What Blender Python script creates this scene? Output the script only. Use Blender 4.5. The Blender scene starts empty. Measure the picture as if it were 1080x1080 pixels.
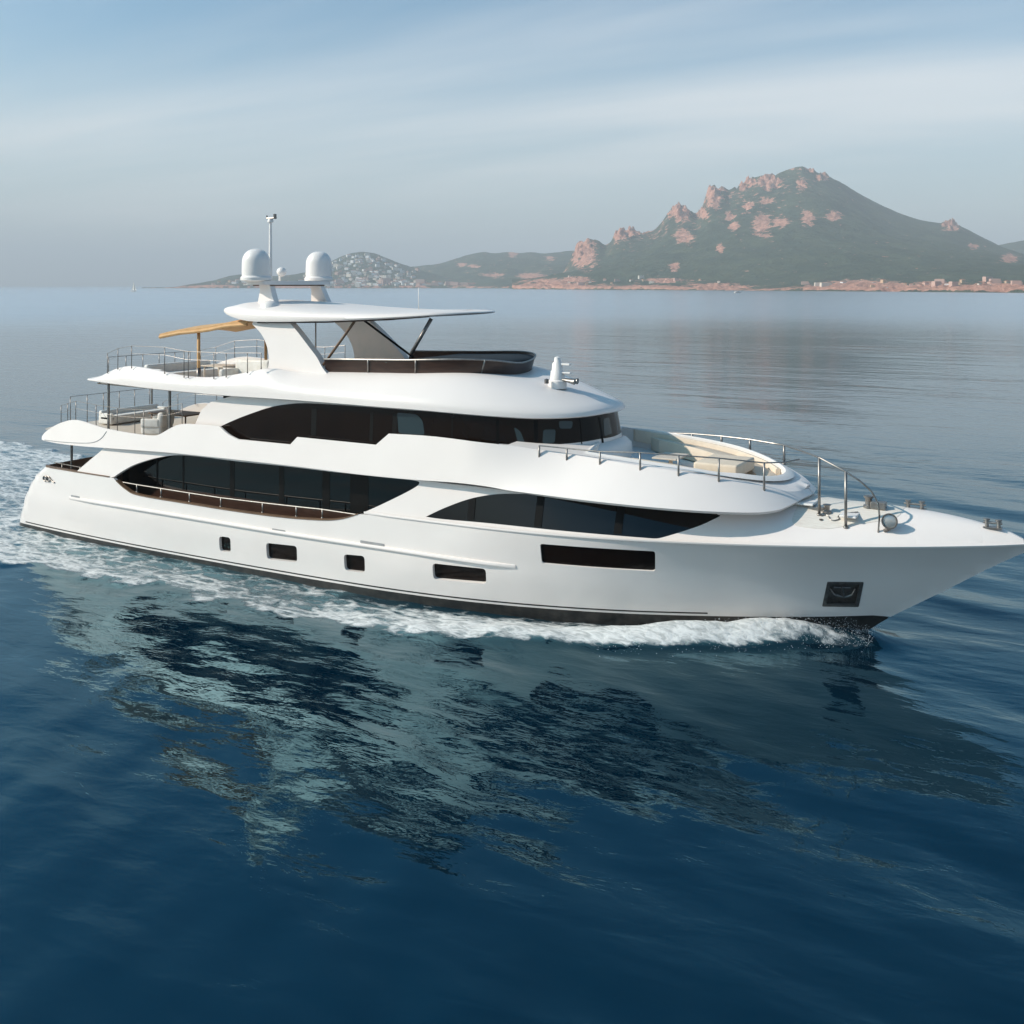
import bpy, bmesh, math, random
from mathutils import Vector, Matrix, noise
from mathutils.geometry import delaunay_2d_cdt

random.seed(7)
scn = bpy.context.scene
COL = scn.collection
R_ = math.radians

# ------------------------------------------------------------------ camera
# world axes: x = towards the bow, y = port, z = up, metres; sea level about -0.15
PHI = math.atan(1 / 1.75)
FPX, CAM_H, HOR = 1080.0, 11.0, 301.0
cR = (math.cos(PHI), math.sin(PHI))            # camera right in the ground plane
cD = (-math.sin(PHI), math.cos(PHI))           # camera forward in the ground plane
CX = 37.4 - 1.008 * CAM_H * cR[0] - 2.943 * CAM_H * cD[0]
CY = -1.008 * CAM_H * cR[1] - 2.943 * CAM_H * cD[1]
SEA = -0.15

cam_d = bpy.data.cameras.new('camera')
cam = bpy.data.objects.new('camera', cam_d)
COL.objects.link(cam)
cam.location = (CX, CY, CAM_H)
cam.rotation_euler = (R_(90), 0, PHI)
cam_d.sensor_width = 36
cam_d.lens = 36 * FPX / 1080
cam_d.shift_y = -(540 - HOR) / 1080
cam_d.clip_end = 60000
scn.camera = cam
scn.render.resolution_x = 1024
scn.render.resolution_y = 1024

# ------------------------------------------------------------------ light
def gdir(r, d, z):                              # direction given as right / forward / up of the photograph
    v = Vector((r * cR[0] + d * cD[0], r * cR[1] + d * cD[1], z))
    return v.normalized()
SUN_DIR = gdir(-0.83, -0.10, 0.55)
SUN_EL = math.asin(SUN_DIR.z)
sun_d = bpy.data.lights.new('sun', 'SUN')
sun_d.energy = 3.5
sun_d.angle = R_(0.6)
sun_d.color = (1.0, 0.905, 0.80)
sun = bpy.data.objects.new('sun', sun_d)
COL.objects.link(sun)
sun.rotation_euler = SUN_DIR.to_track_quat('Z', 'Y').to_euler()
sun.location = (0, 0, 60)

world = bpy.data.worlds.new('World')
scn.world = world
world.use_nodes = True
wn, wl = world.node_tree.nodes, world.node_tree.links
wn.clear()
w_out = wn.new('ShaderNodeOutputWorld')
w_bg = wn.new('ShaderNodeBackground')
w_bg.inputs['Strength'].default_value = 0.106
sky = wn.new('ShaderNodeTexSky')
sky.sky_type = 'NISHITA'
sky.sun_disc = False
sky.sun_elevation = SUN_EL
sky.sun_rotation = math.atan2(SUN_DIR.x, SUN_DIR.y)
sky.altitude = 0
sky.air_density = 1.0
sky.dust_density = 1.6
sky.ozone_density = 1.6
# thin cirrus veil, laid on a high flat layer: direction / height
geo = wn.new('ShaderNodeTexCoord')
sep = wn.new('ShaderNodeSeparateXYZ')
wl.new(geo.outputs['Generated'], sep.inputs[0])
def wmath(op, a, b=None, clamp=False):
    n = wn.new('ShaderNodeMath'); n.operation = op; n.use_clamp = clamp
    for i, v in enumerate((a, b)):
        if v is None: continue
        if isinstance(v, (int, float)): n.inputs[i].default_value = v
        else: wl.new(v, n.inputs[i])
    return n.outputs[0]
zz = wmath('ADD', wmath('MAXIMUM', sep.outputs['Z'], 0.0), 0.10)
ux = wmath('DIVIDE', sep.outputs['X'], zz)
uy_ = wmath('DIVIDE', sep.outputs['Y'], zz)
comb = wn.new('ShaderNodeCombineXYZ')
wl.new(ux, comb.inputs[0]); wl.new(uy_, comb.inputs[1])
mp = wn.new('ShaderNodeMapping')
mp.inputs['Rotation'].default_value = (0, 0, -PHI - R_(14))
mp.inputs['Scale'].default_value = (0.20, 0.55, 1)
mp.inputs['Location'].default_value = (5.2, 8.1, 0)
wl.new(comb.outputs[0], mp.inputs[0])
nz = wn.new('ShaderNodeTexNoise')
nz.inputs['Scale'].default_value = 1.0
nz.inputs['Detail'].default_value = 7
nz.inputs['Roughness'].default_value = 0.52
nz.inputs['Distortion'].default_value = 0.35
wl.new(mp.outputs[0], nz.inputs['Vector'])
rmp = wn.new('ShaderNodeMapRange')
rmp.interpolation_type = 'SMOOTHSTEP'
rmp.inputs['From Min'].default_value = 0.42
rmp.inputs['From Max'].default_value = 0.73
wl.new(nz.outputs['Fac'], rmp.inputs['Value'])
# low horizon veil
veil = wn.new('ShaderNodeMapRange')
veil.interpolation_type = 'SMOOTHSTEP'
veil.inputs['From Min'].default_value = 0.27
veil.inputs['From Max'].default_value = -0.02
veil.inputs['To Min'].default_value = 0.0
veil.inputs['To Max'].default_value = 0.62
wl.new(sep.outputs['Z'], veil.inputs['Value'])
mx0 = wn.new('ShaderNodeMixRGB')
wl.new(veil.outputs[0], mx0.inputs['Fac'])
mx0.inputs['Color2'].default_value = (6.2, 6.15, 6.15, 1)
tint = wn.new('ShaderNodeMixRGB'); tint.blend_type = 'MULTIPLY'; tint.inputs['Fac'].default_value = 1
hi = wn.new('ShaderNodeMapRange'); hi.interpolation_type = 'SMOOTHSTEP'
hi.inputs['From Min'].default_value = 0.16; hi.inputs['From Max'].default_value = 0.62
wl.new(sep.outputs['Z'], hi.inputs['Value'])
tc_ = wn.new('ShaderNodeMixRGB'); tc_.inputs['Color1'].default_value = (0.74, 0.985, 1.0, 1); tc_.inputs['Color2'].default_value = (0.22, 0.74, 0.90, 1)
wl.new(hi.outputs[0], tc_.inputs['Fac']); wl.new(tc_.outputs[0], tint.inputs['Color2'])
wl.new(sky.outputs[0], tint.inputs['Color1'])
wl.new(tint.outputs[0], mx0.inputs['Color1'])
mx1 = wn.new('ShaderNodeMixRGB')
low_ = wn.new('ShaderNodeMapRange'); low_.interpolation_type = 'SMOOTHSTEP'
low_.inputs['From Min'].default_value = 0.50; low_.inputs['From Max'].default_value = 0.24
wl.new(sep.outputs['Z'], low_.inputs['Value'])
cl = wmath('MULTIPLY', wmath('MULTIPLY', rmp.outputs[0], 0.62), low_.outputs[0])
wl.new(cl, mx1.inputs['Fac'])
wl.new(mx0.outputs[0], mx1.inputs['Color1'])
mx1.inputs['Color2'].default_value = (7.2, 7.1, 6.95, 1)
wl.new(mx1.outputs[0], w_bg.inputs['Color'])
wl.new(w_bg.outputs[0], w_out.inputs['Surface'])

scn.render.engine = 'CYCLES'
scn.view_settings.view_transform = 'Standard'
scn.view_settings.look = 'None'
scn.view_settings.exposure = 0.55
scn.view_settings.gamma = 1.0
scn.cycles.max_bounces = 8
scn.cycles.volume_bounces = 0

# ------------------------------------------------------------------ materials
def mat(name, col, rough=0.5, metal=0.0, ior=None, coat=0.0, spec=None):
    m = bpy.data.materials.new(name); m.use_nodes = True
    b = m.node_tree.nodes['Principled BSDF']
    b.inputs['Base Color'].default_value = (*col, 1)
    b.inputs['Roughness'].default_value = rough
    b.inputs['Metallic'].default_value = metal
    if ior: b.inputs['IOR'].default_value = ior
    if coat:
        b.inputs['Coat Weight'].default_value = coat
        b.inputs['Coat Roughness'].default_value = 0.07
    if spec is not None: b.inputs['Specular IOR Level'].default_value = spec
    return m
def N(m, t): return m.node_tree.nodes.new(t)
def L(m, a, b): m.node_tree.links.new(a, b)
def noisy(m, c2, scale=3.0, lo=0.4, hi=0.7, coord='Object', stretch=(1, 1, 1), bump=0.0, amount=1.0, detail=5):
    """mottle the base colour towards c2, and roughen it with the same noise"""
    b = m.node_tree.nodes['Principled BSDF']
    tc = N(m, 'ShaderNodeTexCoord'); mpn = N(m, 'ShaderNodeMapping'); n = N(m, 'ShaderNodeTexNoise')
    mpn.inputs['Scale'].default_value = stretch
    n.inputs['Scale'].default_value = scale; n.inputs['Detail'].default_value = detail
    L(m, tc.outputs[coord], mpn.inputs[0]); L(m, mpn.outputs[0], n.inputs['Vector'])
    r = N(m, 'ShaderNodeMapRange'); r.inputs['From Min'].default_value = lo; r.inputs['From Max'].default_value = hi
    r.inputs['To Max'].default_value = amount
    L(m, n.outputs['Fac'], r.inputs['Value'])
    x = N(m, 'ShaderNodeMixRGB'); x.inputs['Color1'].default_value = b.inputs['Base Color'].default_value
    x.inputs['Color2'].default_value = (*c2, 1)
    L(m, r.outputs[0], x.inputs['Fac']); L(m, x.outputs[0], b.inputs['Base Color'])
    if bump:
        bp = N(m, 'ShaderNodeBump'); bp.inputs['Strength'].default_value = bump; bp.inputs['Distance'].default_value = 0.05
        L(m, n.outputs['Fac'], bp.inputs['Height']); L(m, bp.outputs[0], b.inputs['Normal'])
    return m

WHITE = noisy(mat('white_gelcoat', (0.80, 0.735, 0.690), 0.38, coat=0.0, spec=0.3), (0.765, 0.70, 0.655), 0.5, 0.35, 0.75)
WHITE2 = noisy(mat('white_deck_paint', (0.81, 0.75, 0.70), 0.42), (0.75, 0.715, 0.67), 2.0)
HULLW = noisy(mat('glossy_white_topsides', (0.80, 0.735, 0.690), 0.30, coat=0.7), (0.765, 0.70, 0.655), 0.5, 0.35, 0.75)
HULLW.node_tree.nodes['Principled BSDF'].inputs['Coat Roughness'].default_value = 0.03
BOOT = noisy(mat('dark_antifouling', (0.018, 0.016, 0.015), 0.35), (0.04, 0.035, 0.03), 4)
GLASS = mat('dark_tinted_glass', (0.0025, 0.003, 0.0035), 0.02, spec=0.42)
GLASSB = noisy(mat('brown_tinted_glass', (0.008, 0.004, 0.0025), 0.05, spec=0.16), (0.004, 0.002, 0.0015), 0.6)
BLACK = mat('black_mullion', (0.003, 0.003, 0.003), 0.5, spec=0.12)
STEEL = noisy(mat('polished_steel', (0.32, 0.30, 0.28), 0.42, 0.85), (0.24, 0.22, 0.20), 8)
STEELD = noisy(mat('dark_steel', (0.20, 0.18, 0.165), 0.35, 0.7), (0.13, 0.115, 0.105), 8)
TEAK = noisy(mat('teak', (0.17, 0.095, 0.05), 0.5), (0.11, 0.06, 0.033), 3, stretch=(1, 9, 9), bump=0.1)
TEAKP = noisy(mat('sunbleached_teak', (0.60, 0.52, 0.43), 0.6), (0.50, 0.42, 0.34), 3, stretch=(1, 9, 9))
BROWN = noisy(mat('varnished_brown_panel', (0.05, 0.024, 0.015), 0.3), (0.03, 0.014, 0.009), 2, stretch=(1, 1, 6))
CREAM = noisy(mat('beige_cushion', (0.70, 0.585, 0.46), 0.85), (0.64, 0.53, 0.41), 3, bump=0.2)
COVER = noisy(mat('white_canvas_cover', (0.74, 0.71, 0.66), 0.85), (0.66, 0.62, 0.56), 4, bump=0.3)
ORANGE = noisy(mat('ochre_canvas', (0.62, 0.37, 0.17), 0.75), (0.54, 0.31, 0.13), 3, bump=0.2)
GREYT = noisy(mat('grey_trim', (0.30, 0.30, 0.30), 0.4), (0.24, 0.24, 0.24), 5)
RADOME = noisy(mat('white_radome_plastic', (0.81, 0.76, 0.715), 0.4), (0.77, 0.72, 0.675), 1)
LENS = mat('lamp_lens', (0.5, 0.5, 0.48), 0.12, 0.6)

# ------------------------------------------------------------------ object helpers
def link(o, parent=None):
    COL.objects.link(o)
    if parent: o.parent = parent
    return o
def tag(o, label=None, cat=None, group=None, kind=None):
    if label: o['label'] = label
    if cat: o['category'] = cat
    if group: o['group'] = group
    if kind: o['kind'] = kind
    return o
def empty(name, loc=(0, 0, 0), parent=None):
    o = bpy.data.objects.new(name, None); o.location = loc; o.empty_display_size = 0.5
    return link(o, parent)

class MB:
    """collects shapes; build() links them as ONE mesh object"""
    def __init__(s): s.v, s.f, s.n, s.sm = [], [], {}, []
    def add(s, vs, fs, smooth=False, normals=None):
        o = len(s.v); s.v += [tuple(v) for v in vs]
        if normals:
            for i, n in enumerate(normals): s.n[o + i] = tuple(n)
        for f in fs: s.f.append([o + i for i in f]); s.sm.append(smooth)
    def box(s, c, size, rot=None, bevel=0.0):
        bm = bmesh.new(); bmesh.ops.create_cube(bm, size=1)
        bmesh.ops.scale(bm, vec=size, verts=bm.verts)
        if bevel: bmesh.ops.bevel(bm, geom=list(bm.edges), offset=bevel, segments=3, affect='EDGES', profile=0.6)
        if rot: bmesh.ops.rotate(bm, verts=bm.verts, cent=(0, 0, 0), matrix=rot)
        bmesh.ops.translate(bm, vec=c, verts=bm.verts)
        s.bm(bm, bevel > 0.03)
    def bm(s, bm, smooth=False):
        bm.verts.ensure_lookup_table(); bm.verts.index_update()
        s.add([v.co[:] for v in bm.verts], [[v.index for v in f.verts] for f in bm.faces], smooth); bm.free()
    def tube(s, pts, r, seg=8, r2=None):
        pts = [Vector(p) for p in pts]; n = len(pts); vs, fs = [], []
        for i, p in enumerate(pts):
            t = (pts[min(i + 1, n - 1)] - pts[max(i - 1, 0)]).normalized()
            a = t.cross(Vector((0, 0, 1)))
            if a.length < 0.05: a = t.cross(Vector((0, 1, 0)))
            a.normalize(); b = t.cross(a)
            rr = r if r2 is None else r + (r2 - r) * i / (n - 1)
            for k in range(seg):
                th = 2 * math.pi * k / seg
                vs.append(p + (a * math.cos(th) + b * math.sin(th)) * rr)
        for i in range(n - 1):
            for k in range(seg):
                fs.append([i * seg + k, i * seg + (k + 1) % seg, (i + 1) * seg + (k + 1) % seg, (i + 1) * seg + k])
        s.add(vs, fs, True)
        s.add(vs[:seg], [list(range(seg))]); s.add(vs[-seg:], [list(range(seg))[::-1]])
    def lathe(s, prof, c, seg=32):
        vs, fs = [], []; n = len(prof)
        for r, z in prof:
            for k in range(seg):
                th = 2 * math.pi * k / seg
                vs.append((c[0] + r * math.cos(th), c[1] + r * math.sin(th), c[2] + z))
        for i in range(n - 1):
            for k in range(seg):
                fs.append([i * seg + k, i * seg + (k + 1) % seg, (i + 1) * seg + (k + 1) % seg, (i + 1) * seg + k])
        s.add(vs, fs, True)
    def prism(s, outline, fn, d0, d1, smooth=False):
        """closed outline (list of 2-tuples), fn(a, b, depth) -> point; caps at depth d0 and d1"""
        n = len(outline)
        A = [fn(a, b, d0) for a, b in outline]; B = [fn(a, b, d1) for a, b in outline]
        tri = tess(outline)
        s.add(A, tri); s.add(B, [t[::-1] for t in tri])
        s.add(A + B, [[i, (i + 1) % n, n + (i + 1) % n, n + i] for i in range(n)], smooth)
    def loft(s, rows, smooth=True, close=False):
        m = len(rows[0]); vs = [p for r in rows for p in r]; fs = []
        for i in range(len(rows) - 1):
            for k in range(m if close else m - 1):
                k2 = (k + 1) % m
                fs.append([i * m + k, i * m + k2, (i + 1) * m + k2, (i + 1) * m + k])
        s.add(vs, fs, smooth)
    def build(s, name, material, parent=None, fix=True, angle=None):
        me = bpy.data.meshes.new(name); me.from_pydata(s.v, [], s.f)
        me.polygons.foreach_set('use_smooth', s.sm)
        me.materials.append(material)
        if fix and not s.n:
            bm = bmesh.new(); bm.from_mesh(me)
            bmesh.ops.remove_doubles(bm, verts=bm.verts, dist=1e-5)
            bmesh.ops.recalc_face_normals(bm, faces=bm.faces)
            if angle is not None:
                for f in bm.faces: f.smooth = True
                for e in bm.edges:
                    if len(e.link_faces) == 2 and e.calc_face_angle(0) > angle: e.smooth = False
            else:
                for e in bm.edges:
                    if len(e.link_faces) == 2 and e.calc_face_angle(0) > R_(42): e.smooth = False
            bm.to_mesh(me); bm.free()
        elif s.n:
            me.update()
            fn = [p.normal.copy() for p in me.polygons]
            ln = []
            for p in me.polygons:
                for vi in p.vertices:
                    ln.append(s.n[vi] if vi in s.n else tuple(fn[p.index]))
            me.normals_split_custom_set(ln)
        o = bpy.data.objects.new(name, me)
        return link(o, parent)

def inside(p, poly):
    x, y = p; c = False; j = len(poly) - 1
    for i in range(len(poly)):
        xi, yi = poly[i]; xj, yj = poly[j]
        if (yi > y) != (yj > y) and x < (xj - xi) * (y - yi) / (yj - yi) + xi: c = not c
        j = i
    return c
def cdt(outer, holes, step):
    vs, es = [], []
    for lp in [outer] + holes:
        o = len(vs); vs += [Vector(p) for p in lp]
        es += [(o + i, o + (i + 1) % len(lp)) for i in range(len(lp))]
    if step:
        sx, sy = step if isinstance(step, tuple) else (step, step)
        x0 = min(p[0] for p in outer); x1 = max(p[0] for p in outer)
        y0 = min(p[1] for p in outer); y1 = max(p[1] for p in outer)
        nx, ny = int((x1 - x0) / sx) + 1, int((y1 - y0) / sy) + 1
        for i in range(1, nx):
            for j in range(1, ny):
                p = (x0 + (x1 - x0) * i / nx, y0 + (y1 - y0) * (j + 0.01 * (i % 2)) / ny)
                if inside(p, outer) and not any(inside(p, h) for h in holes): vs.append(Vector(p))
    r = delaunay_2d_cdt(vs, es, [], 0, 1e-6)
    V = [tuple(v) for v in r[0]]; F = []
    for f in r[2]:
        c = (sum(V[i][0] for i in f) / 3, sum(V[i][1] for i in f) / 3)
        if inside(c, outer) and not any(inside(c, h) for h in holes): F.append(list(f))
    return V, F
def tess(outline):
    V, F = cdt(outline, [], None)
    idx = {}
    for i, v in enumerate(outline): idx[(round(v[0], 4), round(v[1], 4))] = i
    out = []
    for f in F:
        try: out.append([idx[(round(V[i][0], 4), round(V[i][1], 4))] for i in f])
        except KeyError: pass
    return out
def dens(poly, step, closed=True):
    out = []
    n = len(poly)
    for i in range(n if closed else n - 1):
        a, b = poly[i], poly[(i + 1) % n]
        k = max(1, int(math.dist(a, b) / step))
        for j in range(k): out.append(tuple(a[q] + (b[q] - a[q]) * j / k for q in range(len(a))))
    if not closed: out.append(tuple(poly[-1]))
    return out
def smooth_line(pts, sub=6, closed=False):
    """Catmull-Rom; a third value of 1 marks a corner"""
    P = [(p[0], p[1]) for p in pts]; C = [len(p) > 2 and p[2] == 1 for p in pts]; n = len(P); out = []
    for i in range(n if closed else n - 1):
        p1, p2 = P[i], P[(i + 1) % n]
        p0 = P[i - 1] if (closed or i > 0) else p1
        p3 = P[(i + 2) % n] if (closed or i + 2 < n) else p2
        if C[i]: p0 = p1
        if C[(i + 1) % n]: p3 = p2
        for k in range(sub):
            t = k / sub
            out.append(tuple(0.5 * (2 * p1[q] + (p2[q] - p0[q]) * t + (2 * p0[q] - 5 * p1[q] + 4 * p2[q] - p3[q]) * t * t + (3 * p1[q] - p0[q] - 3 * p2[q] + p3[q]) * t ** 3) for q in (0, 1)))
    if not closed: out.append(P[-1])
    return out
def lerp_tab(tab, x):
    if x <= tab[0][0]: return tab[0][1]
    for (a, va), (b, vb) in zip(tab, tab[1:]):
        if x <= b: return va + (vb - va) * (x - a) / (b - a)
    return tab[-1][1]
def sm_tab(tab, x):
    """smooth (monotone cubic-ish) table"""
    n = len(tab)
    if x <= tab[0][0]: return tab[0][1]
    if x >= tab[-1][0]: return tab[-1][1]
    for i in range(n - 1):
        if x <= tab[i + 1][0]: break
    def sl(j):
        if j == 0: return (tab[1][1] - tab[0][1]) / (tab[1][0] - tab[0][0])
        if j == n - 1: return (tab[-1][1] - tab[-2][1]) / (tab[-1][0] - tab[-2][0])
        return (tab[j + 1][1] - tab[j - 1][1]) / (tab[j + 1][0] - tab[j - 1][0])
    x0, y0 = tab[i]; x1, y1 = tab[i + 1]; h = x1 - x0; t = (x - x0) / h
    return (2 * t ** 3 - 3 * t ** 2 + 1) * y0 + (t ** 3 - 2 * t ** 2 + t) * h * sl(i) + (-2 * t ** 3 + 3 * t ** 2) * y1 + (t ** 3 - t ** 2) * h * sl(i + 1)
def sstep(a, b, x):
    t = max(0.0, min(1.0, (x - a) / (b - a))); return t * t * (3 - 2 * t)

def proj(x, y, z):
    vx, vy = x - CX, y - CY
    d = vx * cD[0] + vy * cD[1]
    return 540 + FPX * (vx * cR[0] + vy * cR[1]) / d, HOR + FPX * (CAM_H - z) / d, d
def ray(px, py):
    a = (px - 540) / FPX
    return (a * cR[0] + cD[0], a * cR[1] + cD[1], -(py - HOR) / FPX)
def at_y(px, py, y):
    r = ray(px, py); t = (y - CY) / r[1]
    return Vector((CX + r[0] * t, y, CAM_H + r[2] * t))
def at_z(px, py, z):
    r = ray(px, py); t = (z - CAM_H) / r[2]
    return Vector((CX + r[0] * t, CY + r[1] * t, z))
def measure(F, u0, u1, pts, n=500):
    """photo points -> (u, z) on the starboard surface F(u, z); used once, to size the shapes"""
    out = []
    for p in pts:
        px, py = p[0], p[1]; z = 4.0; u = u0
        for it in range(8):
            best = None; prev = None
            for i in range(n + 1):
                uu = u0 + (u1 - u0) * i / n
                q = F(uu, z); e = proj(*q)[0] - px
                if prev is not None and prev[1] <= 0 <= e:
                    best = prev[0] + (uu - prev[0]) * (-prev[1]) / max(1e-9, e - prev[1]); break
                prev = (uu, e)
            if best is None:
                best = u0 if proj(*F(u0, z))[0] > px else u1
            u = best; q = F(u, z); d = proj(*q)[2]
            z = CAM_H - (py - HOR) / FPX * d
        out.append((u, z) + tuple(p[2:3]))
    return out
def fnormal(F, u, v, sign):
    e = 0.02; e1 = -0.004 if (F is F_hull and u > xs(v) - 0.06) else e
    a = Vector(F(u + e1, v)) - Vector(F(u - e, v)); b = Vector(F(u, v + e)) - Vector(F(u, v - e))
    n = a.cross(b)
    if n.length < 1e-9: return Vector((0, -1, 0))
    n.normalize()
    return n * sign
def skin(mb, outer, holes, F, step=0.35, thick=0.10, sign=1, mirror=True, port_holes=False, off=0.0, inner=True):
    """a panel of real thickness laid on surface F; outer/holes in the surface's own (u, v)"""
    st = min(step) if isinstance(step, tuple) else step
    outer = dens(outer, st); holes = [dens(h, st * 0.6) for h in holes]
    for side in ((1, -1) if mirror else (1,)):
        hs = holes if (side == 1 or port_holes) else []
        V, Fc = cdt(outer, hs, step)
        nn = [fnormal(F, u, v, sign) for u, v in V]
        pp = [Vector(F(u, v)) + n * off for (u, v), n in zip(V, nn)]
        th_ = [min(thick, 0.6 * abs(p.y)) if F is F_hull else thick for p in pp]
        pi = [p - n * t for p, n, t in zip(pp, nn, th_)]
        if side == -1:
            pp = [Vector((p.x, -p.y, p.z)) for p in pp]; pi = [Vector((p.x, -p.y, p.z)) for p in pi]
            nn = [Vector((n.x, -n.y, n.z)) for n in nn]
        fl = []
        for f in Fc:
            a, b, c = (pp[i] for i in f)
            g = (b - a).cross(c - a)
            fl.append(f if g.dot(nn[f[0]]) > 0 else f[::-1])
        mb.add(pp, fl, True, nn)
        if thick and inner:
            mb.add(pi, [f[::-1] for f in fl], True, [-n for n in nn])
            cnt = {}
            for f in fl:
                for k in range(3):
                    e = (f[k], f[(k + 1) % 3]); cnt[e] = 1
            be = [e for e in cnt if (e[1], e[0]) not in cnt]
            vs, fs = [], []
            for a, b in be:
                o = len(vs); vs += [pp[a], pp[b], pi[b], pi[a]]; fs.append([o + 1, o, o + 3, o + 2])
            mb.add(vs, fs, False)
def panel(name, material, parent, outer, F, off=0.006, thick=0.02, step=0.3, sign=1, holes=(), mirror=False):
    mb = MB(); skin(mb, outer, list(holes), F, step, thick + off, sign, mirror, True, off)
    return mb.build(name, material, parent)

# ================================================================== THE YACHT
yacht = empty('motor_yacht', (20, 0, SEA))
tag(yacht, 'large white three-deck motor yacht with dark windows cruising in the foreground', 'yacht')
YP = []
def part(o): YP.append(o); return o

# ---- hull form
XS = [(-1.2, 36.6), (-0.2, 37.25), (0.48, 38.0), (1.2, 39.05), (1.8, 39.95), (2.5, 40.95), (3.1, 41.9), (3.42, 42.45), (4.0, 43.3)]
def xs(z): return sm_tab(XS, z)
def zk(x): return sm_tab([(0, 2.82), (8, 2.80), (20, 2.78), (25, 2.82), (29, 2.90), (33, 3.02), (36, 3.12), (39, 3.24), (42.5, 3.43)], x)
def xt(z): return sm_tab([(-1.2, -0.25), (0, 0.0), (0.8, 0.35), (1.6, 0.85), (2.4, 1.55), (2.85, 2.3), (4, 3.5)], z)
def half(x, z):
    bm_ = 4.12 + 0.10 * sstep(0, 1.5, z)
    Le = 17.5 - 1.5 * sstep(-0.5, 3.2, z); n = 2.05 - 0.05 * sstep(0, 3, z)
    t = max(0.0, min(1.0, (xs(z) - x) / Le))
    s = bm_ * (1 - (1 - t) ** n)
    if x > 29 and z > 0: s *= 1 - 0.17 * sstep(29, 38, x) * math.sin(math.pi * min(1.0, z / zk(x)))
    if x < 10: s -= 0.42 * ((10 - x) / 10) ** 2
    x0 = xt(z); r = 0.7
    if x < x0 + r:
        q = max(0.0, min(1.0, (x0 + r - x) / r)); s -= r * (1 - math.sqrt(max(0.0, 1 - q * q)))
    return s
def F_hull(x, z): return (x, -half(x, z), z)
def Bk(x): return half(x, zk(x))
def ccrown(x): return sm_tab([(18, 16.0), (24, 13.0), (28, 8.0), (31, 4.6), (33, 2.7), (34.6, 1.5), (35.5, 1.12), (36.5, 0.98), (38, 0.92), (39.5, 0.80), (41, 0.52), (42.5, 0.10)], x)
def step_in(x): return 0.03 + 0.14 * sstep(21, 27, x) * (1 - 0.8 * sstep(33.5, 37.5, x))
def F_main(x, z):                               # bulwark / window side above the knuckle
    b = max(0.0, Bk(x) - step_in(x)); dz = z - zk(x)
    return (x, -b * math.sqrt(max(0.0, 1 - dz / ccrown(x))), z)
def F_deck(x, y):                               # the same surface seen as a deck (x, y)
    b = max(0.02, Bk(x) - step_in(x))
    return (x, y, zk(x) + ccrown(x) * (1 - min(1.0, (y / b) ** 2)))

def zboot(x): return sm_tab([(-1, 0.02), (0, 0.02), (12, 0.0), (18, 0.03), (22, 0.09), (25, 0.14), (29, 0.25), (32, 0.36), (36, 0.55), (39, 0.8)], x)

OPEN_PX = [(119.5, 503, 1), (131, 495), (144.5, 488.6), (166.7, 482.5), (191.7, 481), (245.7, 487.3), (300, 493), (344, 498.3), (400, 504.5), (432, 508), (437.5, 511.5), (430, 517.5), (410, 528), (387.8, 538.5), (368.5, 545.6), (354, 548.5), (335, 548.8), (296, 545.8), (248, 539.6), (200, 532), (147, 523), (133, 516.7), (122.5, 507.5)]
op = smooth_line(measure(F_hull, 3, 30, OPEN_PX), 4, True)

hull = MB()
# underwater body / boot stripe, kept as its own dark part
xs_ = [i * 0.5 for i in range(0, 74)]
low = [(x, -1.1) for x in [0.2 + i * 0.5 for i in range(0, 73)]]
boot_top = [(x, zboot(x)) for x in [0.25 + 0.5 * i for i in range(0, 76)] if x < xs(zboot(x)) - 0.05]
xe = 38.2
boot_outer = [(xt(-1.1) + 0.02, -1.1)] + [(x, -1.1) for x in range(1, 37)] + [(xs(z), z) for z in (-1.1, -0.7, -0.3, 0.1, 0.4, 0.62)] + [(x, z) for x, z in reversed(boot_top) if x < 38.0] + [(xt(0.02) + 0.02, 0.02)]
# white topsides: boot line -> knuckle; the aft third carries on up to the bulwark cap
lo_ = [(xt(0.02) + 0.02, 0.02)] + [(x, z) for x, z in boot_top if x < 38.0]
stem = [(xs(z) - 0.005, z) for z in (0.66, 0.9, 1.2, 1.6, 2.0, 2.4, 2.8, 3.1, 3.3, 3.41)]
kn = [(x, zk(x)) for x in [42.2 - 0.4 * i for i in range(0, 54)] if x > 21.3]
low_edge = [q for q in op if q[1] < 2.80]
iL = min(range(len(op)), key=lambda i: op[i][0])
# bottom run of the opening from fore to aft
lower_run = [q for q in op[len(op) // 3:] if q[1] <= 2.79 and q[0] > 7.6]
lower_run.sort(key=lambda q: -q[0])
lower_run = [q for q in lower_run if q[0] < 21.2]
capline = [(x, zk(x)) for x in (7.2, 6.5, 5.6, 4.7, 3.8, 3.0, 2.6, 2.32)]
transom_edge = [(xt(z) + 0.02, z) for z in (2.7, 2.4, 2.0, 1.6, 1.2, 0.8, 0.4)]
hull_outer = lo_ + stem + kn + lower_run + [(op[iL][0], zk(op[iL][0]))] + capline + transom_edge

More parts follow.
